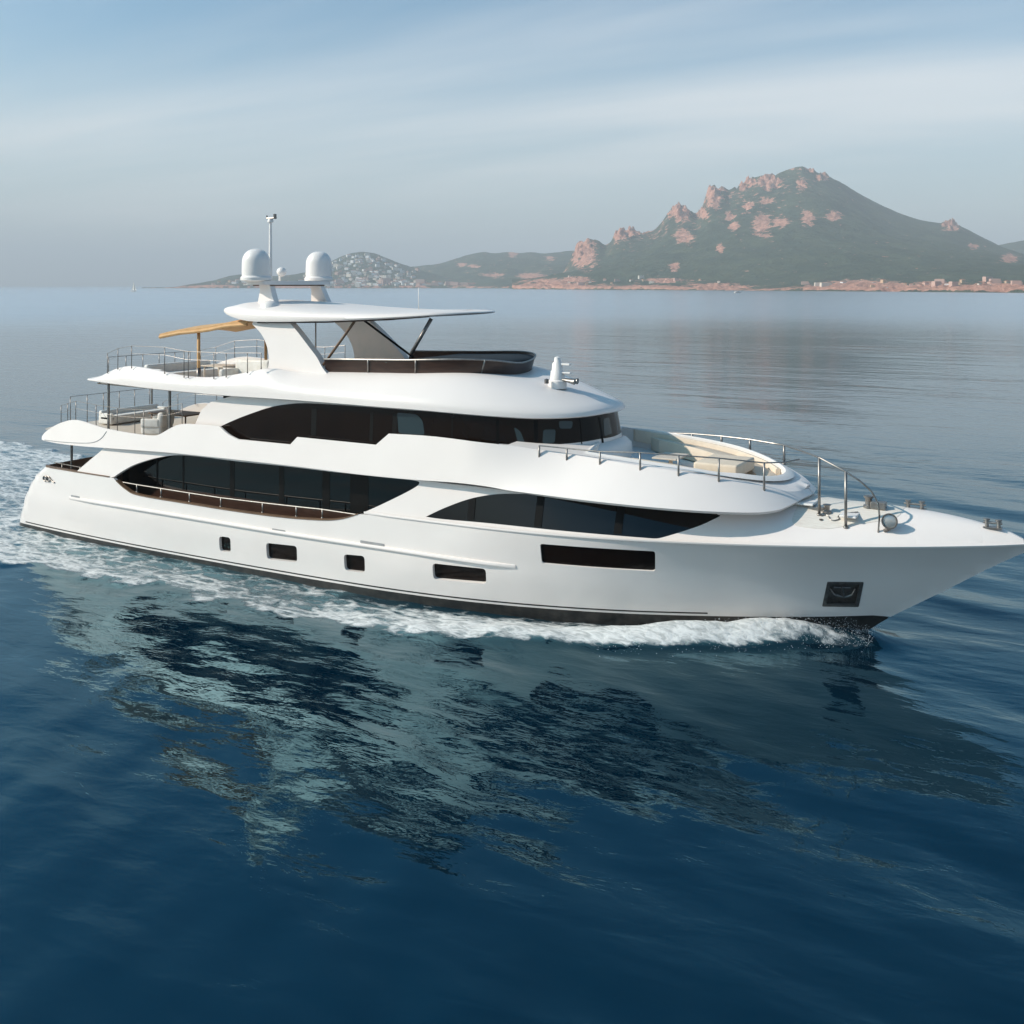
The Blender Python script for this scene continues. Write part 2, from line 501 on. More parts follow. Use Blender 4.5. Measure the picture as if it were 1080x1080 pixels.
PORT_PX = [[(231, 565.5), (243, 567), (243.5, 582.5), (231.5, 581)], [(280.5, 572.5), (313, 576), (313.5, 593), (281.5, 589.5)],
           [(362.5, 584.5), (384.5, 586.5), (385, 604), (363.5, 601.5)], [(456, 594), (512.5, 600), (513, 616), (457, 611)]]
def rrect(q, r=0.16):
    out = []; n = len(q)
    for i in range(n):
        p, a, b = Vector(q[i][:2]), Vector(q[i - 1][:2]), Vector(q[(i + 1) % n][:2])
        rr = min(r, (a - p).length * 0.45, (b - p).length * 0.45)
        u, w = (a - p).normalized() * rr, (b - p).normalized() * rr
        for k in range(6):
            t = k / 5
            out.append(tuple((p + u) * (1 - t) ** 2 + p * 2 * t * (1 - t) + (p + w) * t * t))
    return out
ports = [rrect(measure(F_hull, 5, 33, q)) for q in PORT_PX]
longw = rrect(measure(F_hull, 20, 38, [(569.5, 573.5), (691, 581.5), (691, 602.5), (571.5, 594)]), 0.10)
anch = rrect(measure(F_hull, 28, 41, [(872.5, 613.5), (911, 613.8), (905.5, 640), (867, 639.5)]), 0.04)
skin(hull, hull_outer, ports + [longw, anch], F_hull, (0.45, 0.22), 0.14)
# transom and keel closing
tr = []
for z in (-1.1, -0.5, 0.0, 0.13, 0.5, 1.0, 1.5, 2.0, 2.4, 2.82):
    x = xt(z) + 0.02; b = half(x, z)
    tr.append([(x - 0.12 * (1 - (k / 10 - 1) ** 2), -b + 2 * b * k / 20, z) for k in range(21)])
hull.loft(tr)
hull_o = part(hull.build('hull', HULLW))
boot = MB(); skin(boot, boot_outer, [], F_hull, (0.6, 0.3), 0.05)
boot_o = boot.build('boot_stripe', BOOT, hull_o)
# thin white pinstripe above the boot and the dark line over it
b2 = MB(); skin(b2, [(x, zboot(x) + 0.075) for x in [1 + i for i in range(0, 33)]] + [(x, zboot(x) + 0.125) for x in [33 - i for i in range(0, 33)]], [], F_hull, (0.5, 0.2), 0.02, off=0.005)
b2.build('waterline_stripe', BOOT, hull_o)
# rub rail
rr_px = [(73, 525), (130, 534.5), (200, 546), (300, 562.5), (400, 577.5), (470, 588), (544, 598)]
rr = [q for q in measure(F_hull, 1, 33, rr_px)]
rrl = smooth_line(rr, 6)
def rail_strip(line, w0, w1, out, F, name, m, parent):
    mb = MB(); rows = []
    n = len(line)
    for i, (u, z) in enumerate(line):
        e = min(1.0, min(i, n - 1 - i) / 3.0); nrm = fnormal(F, u, z, 1)
        row = []
        for k, (dz, o) in enumerate([(w1, -0.01), (w1, out * 0.75), (w1 * 0.3, out), (-w0 * 0.3, out), (-w0, out * 0.7), (-w0, -0.01)]):
            row.append(Vector(F(u, z + dz)) + nrm * o * (0.25 + 0.75 * e if o > 0 else 1))
        rows.append(row)
    mb.loft(rows); mb.add(rows[0], [list(range(6))]); mb.add(rows[-1], [list(range(6))])
    return mb.build(name, m, parent)
rail_strip(rrl, 0.05, 0.07, 0.10, F_hull, 'rub_rail', WHITE, hull_o)
# knuckle moulding, running forward to the bow
kl = [(x, zk(x) + 0.02) for x in [20.9 + 0.4 * i for i in range(0, 54)] if x < 41.9] + [(42.2, zk(42.2) + 0.02), (42.38, zk(42.38) + 0.01)]
rail_strip(kl, 0.03, 0.05, 0.05, F_hull, 'sheer_moulding', WHITE, hull_o)
for k, pr in enumerate(ports):
    panel('porthole', GLASSB, hull_o, [((u - sum(q[0] for q in pr) / len(pr)) * 1.25 + sum(q[0] for q in pr) / len(pr), (z - sum(q[1] for q in pr) / len(pr)) * 1.25 + sum(q[1] for q in pr) / len(pr)) for u, z in pr], F_hull, -0.13, 0.15)
def grow(pr, k):
    cu = sum(q[0] for q in pr) / len(pr); cz = sum(q[1] for q in pr) / len(pr)
    return [(cu + (u - cu) * k, cz + (z - cz) * k) for u, z in pr]
panel('hull_window', GLASSB, hull_o, grow(longw, 1.04), F_hull, -0.05, 0.08)
# anchor pocket: dark steel box let into the bow with the anchor stowed inside
ap = MB(); skin(ap, grow(anch, 1.1), [], F_hull, 0.3, 0.02, mirror=False, off=-0.17)
skin(ap, grow(anch, 1.0), [grow(anch, 0.80)], F_hull, 0.2, 0.06, mirror=False, off=0.012)
ap_o = ap.build('anchor_pocket', STEELD, hull_o)
cu = sum(q[0] for q in anch) / len(anch); cz = sum(q[1] for q in anch) / len(anch)
am = MB()
def ha(du, dz, o): 
    n = fnormal(F_hull, cu + du, cz + dz, 1); return Vector(F_hull(cu + du, cz + dz)) + n * o
am.tube([ha(0.0, 0.22, -0.08), ha(0.02, -0.12, -0.03)], 0.035)
am.tube([ha(-0.36, 0.10, -0.10), ha(-0.25, -0.08, -0.06), ha(0.02, -0.15, -0.04), ha(0.26, -0.06, -0.06), ha(0.38, 0.12, -0.10)], 0.04)
am.tube([ha(-0.22, 0.15, -0.10), ha(0.24, 0.16, -0.10)], 0.03)
am.build('anchor', STEELD, hull_o)
# slim mooring slots and the stern emblem
for a, b in (((165, 540), (194, 545)), ((287, 558.5), (301, 560.5)), ((380, 571), (405.5, 575)), ((75, 523), (84, 524.5))):
    q = measure(F_hull, 1, 30, [a, b]); u0, z0 = q[0][:2]; u1, z1 = q[1][:2]; zc = (z0 + z1) / 2
    panel('scupper', GREYT, hull_o, rrect([(u0, zc - 0.045), (u1, zc - 0.045), (u1, zc + 0.045), (u0, zc + 0.045)], 0.04), F_hull, 0.012, 0.02, 0.2)
q = measure(F_hull, 1, 12, [(50.5, 505)])[0]
em = MB()
def he(du, dz): 
    n = fnormal(F_hull, q[0] + du, q[1] + dz, 1); return Vector(F_hull(q[0] + du, q[1] + dz)) + n * 0.03
for c0, r in ((-0.16, 0.11), (0.06, 0.11)):
    em.tube([he(c0 + r * 1.5 * math.cos(t * math.pi / 8), r * math.sin(t * math.pi / 8)) for t in range(17)], 0.028, 6)
em.tube([he(0.15, 0.06), he(0.28, 0.0), he(0.40, -0.09), he(0.52, -0.10)], 0.03, 6)
em.build('emblem', STEELD, hull_o)

# ---- bulwark cap rail aft, brown
def cap(line, F, w, h, name, m, parent, inset=0.0):
    mb = MB(); rows = []
    for u, z in line:
        n = fnormal(F, u, z, 1); n.z = 0; n.normalize(); p = Vector(F(u, z)) - n * inset
        rows.append([p + n * 0.02 + Vector((0, 0, 0.003)), p + n * 0.02 + Vector((0, 0, h)), p - n * w + Vector((0, 0, h)), p - n * w + Vector((0, 0, 0.003))])
    for sgn in (1, -1):
        mb = MB()
        rs = [[Vector((v.x, v.y * sgn, v.z)) for v in r] for r in rows]
        mb.loft(rs, False, True); mb.add(rs[0], [[0, 1, 2, 3]]); mb.add(rs[-1], [[0, 1, 2, 3]])
        mb.build(name, m, parent)
cl_ = [(x, zk(x)) for x in (2.45, 2.7, 3.1, 3.6, 4.2, 5.0, 5.8, 6.6, 7.2)]
cap(cl_, F_hull, 0.16, 0.05, 'cap_rail', TEAK, hull_o)
lr = [q for q in lower_run if q[1] < 2.72][::-1]
cap(lr, F_hull, 0.18, 0.045, 'sill_rail', TEAK, hull_o)

# ---- decks inside
def Bd(x, z, ins=0.12): return max(0.02, half(x, z) - ins)
dk = MB()
dx = [0.9 + 0.5 * i for i in range(0, 76)]
dk.loft([[(x, -Bd(x, 1.85), 1.85), (x, 0, 1.88), (x, Bd(x, 1.85), 1.85)] for x in dx if x < 37])
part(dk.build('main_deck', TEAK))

# ---- main deck side above the knuckle: aft fashion plate + forward solid
side = MB()
FP = measure(F_main, 2, 30, [(80.5, 497.5), (95, 485), (106, 476), (110.5, 471.5)])
ztop = 4.22
fp_outer = [(q[0], q[1]) for q in FP] + [(8.0, ztop), (10, ztop), (14, ztop), (18, ztop), (23, ztop), (25, 4.3)]
# everything from the plate to the nose in one panel, opening cut out of it
fw_top = [(27, 4.45), (29, 4.6), (31, 4.7), (33, 4.6), (34.0, 4.42), (34.6, 4.22)]
def topz(x): return zk(x) + 0.92 * ccrown(x)
fwd_edge = [(34.6, z) for z in (4.05, 3.9, 3.7, 3.4)]
base_f = [(34.6, zk(34.6) + 0.01)] + [(34.6 - 0.5 * i, zk(34.6 - 0.5 * i) + 0.01) for i in range(1, 26)]
upper_run = [q for q in op if q[1] > zk(q[0]) + 0.005]
upper_run.sort(key=lambda q: q[0])
# the opening's upper outline, from fore to aft
iu = [i for i in range(len(op)) if op[i][1] > 2.80]
seq = []
k0 = iL
for i in range(len(op)):
    q_ = op[(k0 + i) % len(op)]
    if q_[1] < 2.80 and q_[0] > 15: break
    if q_[1] > 2.80: seq.append(q_)
side_outer = fp_outer + fw_top + fwd_edge + base_f[:] 
side_outer = [q for q in side_outer]
xa = seq[-1][0]
side_outer = [q for q in side_outer if not (q in base_f and q[0] < xa + 0.02)]
side_outer += seq[::-1]
side_outer += [(7.30, 2.805), (6.4, 2.805), (5.2, 2.805)]
side_outer = [(min(max(u, 3), 34.6), z) for u, z in side_outer]
FW_PX = [(449, 545, 1), (468, 536), (494, 526.5), (520, 521.5), (545, 520.8), (573, 522.5), (653, 532), (745, 540.3), (757, 542.3), (759.5, 544), (752, 548), (735, 555.5), (700, 566.5), (690, 568, 1), (600, 560.5), (520, 552.3), (466, 547.5)]
fww = smooth_line(measure(F_main, 18, 35.5, FW_PX), 4, True)
fww = [(u, min(z, topz(u))) for u, z in fww]
skin(side, side_outer, [fww], F_main, (0.45, 0.2), 0.14)
side_o = part(side.build('main_deck_side', WHITE))
gw = panel('forward_window', GLASS, side_o, grow(fww, 1.03), F_main, -0.035, 0.05)
for px_ in (497, 569, 655):
    q = measure(F_main, 18, 35.5, [(px_, 535)])[0]
    zt = max([p[1] for p in fww if abs(p[0] - q[0]) < 0.5] or [4.1]); zb = min([p[1] for p in fww if abs(p[0] - q[0]) < 0.5] or [3.0])
    panel('mullion', BLACK, gw, [(q[0] - 0.13, zb + 0.05), (q[0] + 0.13, zb + 0.05), (q[0] + 0.13, zt - 0.04), (q[0] - 0.13, zt - 0.04)], F_main, -0.031, 0.01)

# saloon wall behind the side-deck opening
def F_sal(x, z): return (x, -3.30, z)
panel('lower_panel', BROWN, side_o, [(6.6, 1.9), (23.6, 1.9), (23.6, 2.46), (6.6, 2.46)], F_sal, 0.02, 0.10, 1.0)
sg = panel('saloon_window', GLASS, side_o, [(6.6, 2.462), (23.9, 2.462), (23.9, 4.3), (6.6, 4.3)], F_sal, 0.0, 0.08, 1.0)
for px_, wd in ((166, 0.10), (193.5, 0.10), (245, 0.24), (297, 0.26), (344, 0.36), (379, 0.85)):
    c_ = at_y(px_, 510, -3.30).x
    panel('mullion', BLACK, sg, [(c_ - wd / 2, 2.47), (c_ + wd / 2, 2.47), (c_ + wd / 2, 4.29), (c_ - wd / 2, 4.29)], F_sal, 0.012, 0.02, 1.0)
# dark return walls at the two ends of the side deck
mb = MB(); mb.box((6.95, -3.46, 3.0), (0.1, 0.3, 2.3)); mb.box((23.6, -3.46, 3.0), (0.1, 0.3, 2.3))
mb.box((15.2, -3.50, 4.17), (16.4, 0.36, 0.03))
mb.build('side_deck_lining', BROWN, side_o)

# ---- railing helper: rail and every post
def railing(name, rail_pts, posts, r=0.025, pr=0.022, m=STEEL, mids=(), parent=None):
    rl = MB(); pts = dens(rail_pts, 0.4, False); rl.tube(pts, r, 8)
    for mp_ in mids: rl.tube(dens(mp_, 0.4, False), r * 0.55, 6)
    ro = rl.build(name, m, parent)
    if parent is None: part(ro)
    for a, b in posts:
        pm = MB(); pm.tube([a, b], pr, 8); pm.tube([a, Vector(a) + (Vector(b) - Vector(a)).normalized() * 0.05], pr * 1.8, 8)
        pm.build('post', m, ro)
    return ro
tp = [(124, 507.5), (144.5, 511.2), (170, 515.2), (200, 520), (233, 525), (277, 530.3), (312.6, 534.3), (340, 537.2), (378, 543)]
rt = [at_y(a, b, -3.98) for a, b in tp]
def op_low(x):
    c = sorted((abs(q[0] - x), q[1]) for q in lower_run); return c[0][1]
railing('side_deck_rail', rt, [((p.x, p.y, op_low(p.x) + 0.02), (p.x, p.y, p.z)) for p in rt[1:-1]], 0.028, 0.03)

# ---- foredeck
fd = MB()
fo = [(34.6, -(Bk(34.6) - step_in(34.6)) + 0.001)] + [(x, -(Bk(x) - step_in(x)) + 0.001) for x in [35 + 0.35 * i for i in range(0, 21)]]
fo += [(42.30, -0.02), (42.30, 0.02)]
fo += [(x, -y) for x, y in reversed(fo[:-2])]
fo += [(34.6, Bk(34.6) - step_in(34.6)), (34.6, 1.9), (35.4, 1.2), (35.4, -1.2), (34.6, -1.9)]
skin(fd, fo, [], F_deck, (0.35, 0.25), 0.12, 1, mirror=False)
fd_o = part(fd.build('foredeck', WHITE))
# sunken-looking teak working deck, a thin laid sheet
tk = MB()
tko = rrect([(35.6, -1.9), (36.6, -1.75), (38.6, -0.75), (38.7, 0.75), (36.6, 1.5), (35.6, 1.6)], 0.3)
skin(tk, tko, [], F_deck, 0.3, 0.02, 1, mirror=False, off=0.008)
tk.build('working_deck', noisy(mat('pale_deck_planking', (0.72, 0.67, 0.60), 0.6), (0.63, 0.57, 0.50), 3, stretch=(1, 9, 9)), fd_o)

# ---- mid moulding: upper deck edge from the stern overhang to the rounded nose over the foredeck
def plan_mid(u):                                # u = arc-like parameter, x for the straight run
    if u < 29: 
        x = u; y = 4.20 - 0.45 * max(0, (10 - x) / 8) ** 2
        if x < 2.45:
            q_ = min(1.0, (2.45 - x) / 1.0); y -= 1.0 * (1 - math.sqrt(max(0, 1 - q_ * q_)))
        return x, y
    t = (u - 29) / 8.0                            # 0..1 -> quarter of a superellipse
    a = t * math.pi / 2
    return 29 + 7.0 * math.sin(a) ** (2 / 2.1), 4.20 * max(0.0, math.cos(a)) ** (2 / 2.1)
def F_mid(u, z):
    x, y = plan_mid(u); ln = 0.20 + 0.70 * sstep(25, 29.5, u) + 0.2 * sstep(30, 36.5, u)
    e = 1e-3; x1, y1 = plan_mid(min(36.999, u + e)); x0, y0 = plan_mid(u - e)
    tx, ty = x1 - x0, -(y1 - y0); l = math.hypot(tx, ty) or 1
    nx, ny = ty / l, -tx / l                       # outward
    ins = ln * (z - 4.15)
    return (x - nx * ins, -y - ny * ins, z)
MID_LO = [(44, 463.5), (60, 467.5), (85, 470.5), (112, 472.5), (160, 476), (200, 479.5), (300, 490.5), (376, 500), (437, 506), (480, 509), (513, 513), (537, 517.3), (573, 522), (653, 531.6), (753, 539.6), (790, 540.6), (806, 540), (822, 537.5), (833, 533)]
MID_HI = [(43.5, 460.5), (52, 452.5), (64, 446), (80, 442.8), (100, 448.5), (112, 452), (140, 457), (163, 459.2), (172, 456, 1), (186, 448.6), (200, 447), (231, 449.5, 1), (241, 458), (251.5, 463.5, 1), (306, 468.8, 1), (313.5, 460.8, 1), (396.5, 469, 1), (410, 457.3, 1), (460, 460.5), (526, 468.5), (568, 474), (632, 484), (715, 497), (757, 504.5), (790, 511), (820, 517), (838, 521)]
mlo = measure(F_mid, 1.46, 36.6, MID_LO); mhi = measure(F_mid, 1.46, 36.6, MID_HI)
mlo += [(36.1, 4.27), (36.995, 4.27)]; mhi = mhi[:-1] + [(35.67, 4.47), (36.3, 4.44), (36.995, 4.43)]
mlo_s = smooth_line(mlo, 4); mhi_s = smooth_line(mhi, 4)
def uniq(l, sgn=1):
    out = [l[0]]
    for q in l[1:]:
        if (q[0] - out[-1][0]) * sgn > -0.4 and math.dist(q[:2], out[-1][:2]) > 0.02: out.append(q)
    return out
mlo_s, mhi_s = uniq(mlo_s), uniq(mhi_s)

ulast = 36.98
zl, zh = mlo_s[-1][1], mhi_s[-1][1]
mid = MB()
mo = mlo_s + mhi_s[::-1]
skin(mid, mo, [], F_mid, (0.4, 0.2), 0.12)
mid_o = part(mid.build('upper_deck_moulding', WHITE))
# raised aft cheek of the moulding (the big rounded fairing) and its crease
cr = measure(F_mid, 1.46, 30, [(47, 464), (70, 466.5), (95, 467), (106, 463), (112.5, 455)])
mbc = MB(); mbc.tube([Vector(F_mid(u, z)) + fnormal(F_mid, u, z, 1) * 0.004 for u, z in smooth_line(cr, 6)], 0.018, 6)
mbc.build('crease', GREYT, mid_o)
# soffit + upper deck floor
def mid_pt(u, z, ins): 
    p = F_mid(u, z); 
    return p
us = [1.5 + 0.35 * i for i in range(0, 99)]
sf = MB()
sf.loft([[(F_mid(u, 4.2)[0], F_mid(u, 4.2)[1] + 0.10, 4.18), (F_mid(u, 4.2)[0], -F_mid(u, 4.2)[1] - 0.10, 4.18)] for u in us if u < 28])
sf.build('soffit', WHITE2, mid_o)
ud = MB()
ud.loft([[(F_mid(u, 4.4)[0], F_mid(u, 4.4)[1] + 0.08, 4.42), (F_mid(u, 4.4)[0], -F_mid(u, 4.4)[1] - 0.08, 4.42)] for u in us if u < 29])
part(ud.build('upper_deck', TEAKP))

# ---- forward upper deck: top skin with the sunken lounge
def mz(u): return lerp_tab(uniq([(q[0], q[1]) for q in mhi_s]), u)
edge = []
for u in [26.5, 27.2, 28, 28.5, 29, 29.5, 30, 30.5, 31, 31.5, 32, 32.5, 33, 33.4, 33.8, 34.2, 34.5, 34.8, 35.2, 35.5, 35.8, 36.05, 36.3, 36.5, 36.7, 36.85, 36.95, 36.995]:
    p = F_mid(u, mz(u)); edge.append((p[0], p[1], p[2]))
tz_tab = sorted((e[0], e[2]) for e in edge); ty_tab = sorted((e[0], -e[1]) for e in edge)
#print('edge', [tuple(round(c, 2) for c in e) for e in edge])
def F_top(x, y):
    return (x, y, lerp_tab(tz_tab, x) + 0.10 * (1 - min(1.0, abs(y) / max(0.3, lerp_tab(ty_tab, x))) ** 2))
ftop = [(e[0], e[1]) for e in edge]
ft_out = ftop + [(edge[-1][0] + 0.02, 0.0)] + [(x, -y) for x, y in ftop[::-1]]
well = [(29.1, -2.6, 1), (31.2, -2.5), (33.0, -2.1), (34.4, -1.2), (34.85, 0.0), (34.4, 1.2), (33.0, 2.1), (31.2, 2.55), (27.9, 2.85, 1)]
wl_ = smooth_line(well, 5, True)
tpk = MB(); skin(tpk, ft_out, [wl_], F_top, (0.4, 0.4), 0.08, 1, mirror=False)
top_o = part(tpk.build('forward_upper_deck', WHITE))
wm = MB()
wt = [Vector(F_top(x, y)) for x, y in wl_]
wm.loft([[p - Vector((0, 0, 0.04)), Vector((p.x, p.y, p.z - 0.62))] for p in wt + [wt[0]]], False)
wm.prism(wl_, lambda a, b, d: (a, b, F_top(a, b)[2] - 0.62 + d), 0, -0.04)
well_o = wm.build('lounge_well', WHITE2, top_o)

# coaming ring round the lounge, higher to port and with a rounded grey front
cmb = MB(); rows = []
n_ = len(wl_)
for i in range(n_):
    x, y = wl_[i]; p = Vector(F_top(x, y)); c = Vector((31.8, 0, p.z)); o = (p - c); o.z = 0; o.normalize()
    h = 0.10 * sstep(27.8, 29.4, x) * (0.08 + 0.92 * sstep(-1.4, 0.6, y + 2.2 * sstep(32.6, 34.4, x))) * (1 - 0.35 * sstep(33, 34.5, x))
    rows.append([p - Vector((0, 0, 0.02)), p + Vector((0, 0, h)), p + o * 0.06 + Vector((0, 0, h + 0.04)), p + o * 0.20 + Vector((0, 0, h)), p + o * 0.34 + Vector((0, 0, -0.02))])
cmb.loft(rows + [rows[0]], True)
cmb.build('coaming', WHITE2, top_o)
def seat_arc(i0, i1, w, z0, z1, name, m, parent, out=-0.05):
    mb = MB(); rows = []
    for i in range(i0, i1 + 1):
        x, y = wl_[i % n_]; p = Vector(F_top(x, y)); c = Vector((31.8, 0, p.z)); o = (p - c); o.z = 0; o.normalize()
        a = p + o * out; b = p + o * (out - w)
        rows.append([a + Vector((0, 0, z0)), a + Vector((0, 0, z1 - 0.04)), a - o * 0.05 + Vector((0, 0, z1)), b + o * 0.05 + Vector((0, 0, z1)), b + Vector((0, 0, z1 - 0.06)), b + Vector((0, 0, z0))])
    mb.loft(rows, True); mb.add(rows[0], [list(range(6))]); mb.add(rows[-1], [list(range(6))])
    return mb.build(name, m, parent)
seat_arc(2, 19, 0.16, -0.35, 0.02, 'backrest_cushion', CREAM, top_o, -0.03)
seat_arc(24, 39, 0.16, -0.40, 0.04, 'backrest_cushion', CREAM, top_o, -0.03)
seat_arc(2, 20, 0.75, -0.60, -0.12, 'seat_cushion', CREAM, top_o, -0.2)
seat_arc(22, 38, 0.75, -0.60, -0.12, 'seat_cushion', CREAM, top_o, -0.2)
sp = MB(); zc = F_top(32.3, 0)[2]
sp.box((32.9, 0, zc - 0.30), (1.5, 2.0, 0.42), None, 0.08)
sp.build('sunpad', CREAM, top_o)
tb = MB(); tb.box((30.9, 0.2, zc - 0.18), (0.9, 1.3, 0.06), None, 0.025); tb.tube([(30.9, 0.2, zc - 0.6), (30.9, 0.2, zc - 0.2)], 0.08)
tb.build('lounge_table', TEAKP, top_o)

# ---- upper house
def plan_house(u):
    if u < 22: return u, 3.62
    t = min(1.0, (u - 22) / 9.0); a = t * math.pi / 2
    return 22 + 6.85 * math.sin(a) ** (2 / 2.3), 3.62 * max(0.0, math.cos(a)) ** (2 / 2.3)
def F_house(u, z):
    e = 1e-3; flip = u > 30.9985
    if u > 31: 
        p = F_house(62 - u, z); return (p[0], -p[1], p[2])
    x, y = plan_house(u)
    x1, y1 = plan_house(min(31, u + e)); x0, y0 = plan_house(u - e)
    tx, ty = x1 - x0, -(y1 - y0); l = math.hypot(tx, ty) or 1
    nx, ny = ty / l, -tx / l
    ins = (0.06 + 0.16 * sstep(24, 31, u)) * (z - 5.5)
    return (x - nx * ins, -y - ny * ins, z)
hw = MB()
HO = measure(F_house, 8, 30.9, [(206, 447), (212, 433), (222, 424), (240, 419)])
aft = [(q[0], q[1]) for q in HO]
ho = [(aft[0][0], 4.45)] + aft + [(aft[-1][0] + 1, 6.75)] + [(u, 6.75) for u in (18, 20, 22, 24, 26, 28, 30, 31)] + [(31, 4.45)] + [(u, 4.45) for u in (30, 28, 26, 24, 22, 18)]
skin(hw, ho, [], F_house, (0.3, 0.4), 0.10)
house_o = part(hw.build('upper_house', WHITE))
UP_TOP = [(232.5, 449.8, 1), (245, 444), (260, 438), (284, 429.8), (303.5, 426.3), (325, 425.3), (372, 428), (416.7, 431.5), (460, 434.5), (523.5, 438.5), (564.4, 440), (612.6, 438.5), (640, 435.5)]
ut = smooth_line(measure(F_house, 8, 30.9, UP_TOP), 5)
ub = [(u, 5.05 + 0.25 * sstep(27, 29, u)) for u in [30.6 - 0.5 * i for i in range(0, 40)] if u > ut[0][0] + 1.6]
UBZ = measure(F_house, 8, 30.9, [(526, 467.6), (564.5, 469.8), (600.5, 467.6), (632, 463), (650, 460.6)])
ub_f = [(q[0], q[1]) for q in UBZ][::-1]
bt = [(u, 4.9) for u in (22, 20, 18, 16, ut[0][0] + 0.25)]
w_out_l = ut + [(31, 6.40), (31, ub_f[0][1])] + [q for q in ub_f if q[0] < 30.95] + bt
w_out_l = [q for q in w_out_l]
wm_ = MB(); skin(wm_, w_out_l, [], F_house, (0.3, 0.3), 0.03, 1, True, off=0.012)
uw_o = wm_.build('window_band', GLASSB, house_o)
for px_, w_ in ((331, 0.25), (392, 0.14), (416.5, 0.2), (477, 0.05), (525, 0.10), (565, 0.16), (633, 0.13), (612, 0.05)):
    q = measure(F_house, 8, 30.9, [(px_, 450)])[0]
    panel('mullion', BLACK, uw_o, [(q[0] - w_ / 2, 5.3), (q[0] + w_ / 2, 5.3), (q[0] + w_ / 2, 6.36), (q[0] - w_ / 2, 6.36)], F_house, 0.018, 0.01, 0.2)
PALE = mat('pale_window_pane', (0.020, 0.036, 0.042), 0.08, spec=0.4)  # paler bluish panes laid over the window band
for pts in ([(419, 435), (440, 437), (446, 444), (448, 459), (421, 457)], [(542, 450), (546, 466), (554, 468), (549, 455)], [(573, 453), (586, 453), (585, 467), (572, 468)], [(589, 444), (604, 444), (603, 452), (590, 452)], [(636, 442), (645, 440), (649, 457), (637, 460)]):
    q = measure(F_house, 8, 30.9, pts)
    panel('pale_pane', PALE, uw_o, rrect(q, 0.1), F_house, 0.016, 0.01, 0.2)
# ledge under the windscreen
lg = MB(); rows = []
for u in [27.0 + 0.25 * i for i in range(0, 33)]:
    zb_ = sm_tab([(24, 5.15), (27, 5.25), (29.5, 5.36), (31, 5.40)], u if u <= 31 else 62 - u)
    p = Vector(F_house(u, zb_)); nn = fnormal(F_house, min(u, 30.9) if u <= 31 else u, zb_, 1); nn.z = 0
    if nn.length < 0.1: nn = Vector((1, 0, 0))
    nn.normalize()
    k_ = sstep(26.8, 28.6, u) * sstep(35.2, 33.4, u)
    rows.append([p + nn * 0.0 + Vector((0, 0, 0.10 * k_ - 0.1 * (1 - k_))), p + nn * 0.16 * k_ + Vector((0, 0, 0.05 * k_ - 0.1 * (1 - k_))), p + nn * 0.34 * k_ + Vector((0, 0, -0.12)), p + nn * 0.38 * k_ + Vector((0, 0, -0.6))])
lg.loft(rows, True); lg.build('windscreen_ledge', WHITE2, house_o)

# ---- sun deck: one lofted moulding, aft swoop -> brow over the windscreen
def plan_sun(u):
    if u < 21:
        x = u; y = 3.90 - 0.30 * max(0, (12 - x) / 7) ** 2
        if x < 5.4:
            q_ = min(1.0, (5.4 - x) / 1.05); y -= 0.95 * (1 - math.sqrt(max(0, 1 - q_ * q_)))
        return x, y
    t = min(1.0, (u - 21) / 10.0); a = t * math.pi / 2
    return 21 + 8.0 * math.sin(a) ** (2 / 2.25), 3.90 * max(0.0, math.cos(a)) ** (2 / 2.25)
def F_sun0(u, z):
    x, y = plan_sun(u); return (x, -y, z)
SUN_LO = [(95.5, 402), (120, 405.6), (160, 410.5), (200, 414.5), (240, 418), (285, 421), (345, 425.5), (400, 430), (445, 433.5), (523, 440), (565, 442), (612, 440.5), (640, 436.5), (650, 433)]
SUN_HI = [(94.5, 399), (104, 393.3), (118, 388.5), (132, 387), (150, 389.5), (165, 392.6), (185, 396.8), (204, 398.6), (222, 398.4), (245, 395.3), (265, 390.6), (284, 382)]
slo = measure(F_sun0, 4.38, 30.9, SUN_LO); shi = measure(F_sun0, 4.38, 30.9, SUN_HI)
slo_t = [(q[0], q[1]) for q in slo if q[0] < 30.5]
def zlo(u): return sm_tab(slo_t, u)
# inner (top) loop: bulwark top aft, coaming base forward
shi_t = [(q[0], q[1]) for q in shi]
def top_pt(u):
    x, y = plan_sun(u)
    if u < 14.5:
        return Vector((x + 0.25 * sstep(8, 5, u), -(y - 0.30), sm_tab(shi_t, u)))
    w = sstep(14.5, 19, u)
    if u < 21: xa, ya = u, 2.62
    else:
        t = min(1.0, (u - 21) / 10.0); a = t * math.pi / 2
        xa, ya = 21 + 3.95 * math.sin(a) ** (2 / 3.0), 2.62 * max(0.0, math.cos(a)) ** (2 / 3.0)
    z1 = sm_tab([(17, 7.62), (20, 7.70), (24, 7.82), (27, 7.80), (31, 7.66)], u)
    z0 = sm_tab(shi_t, min(u, shi_t[-1][0]))
    return Vector((x, -(y - 0.30), z0 + (z1 - z0) * sstep(14.5, 17, u))).lerp(Vector((xa, -ya, z1)), w)
sun_ = MB(); rows = []
useq = [4.38, 4.42, 4.5, 4.6, 4.75, 4.95, 5.2, 5.5, 5.9] + [6.2 + 0.3 * i for i in range(0, 83)] + [31]
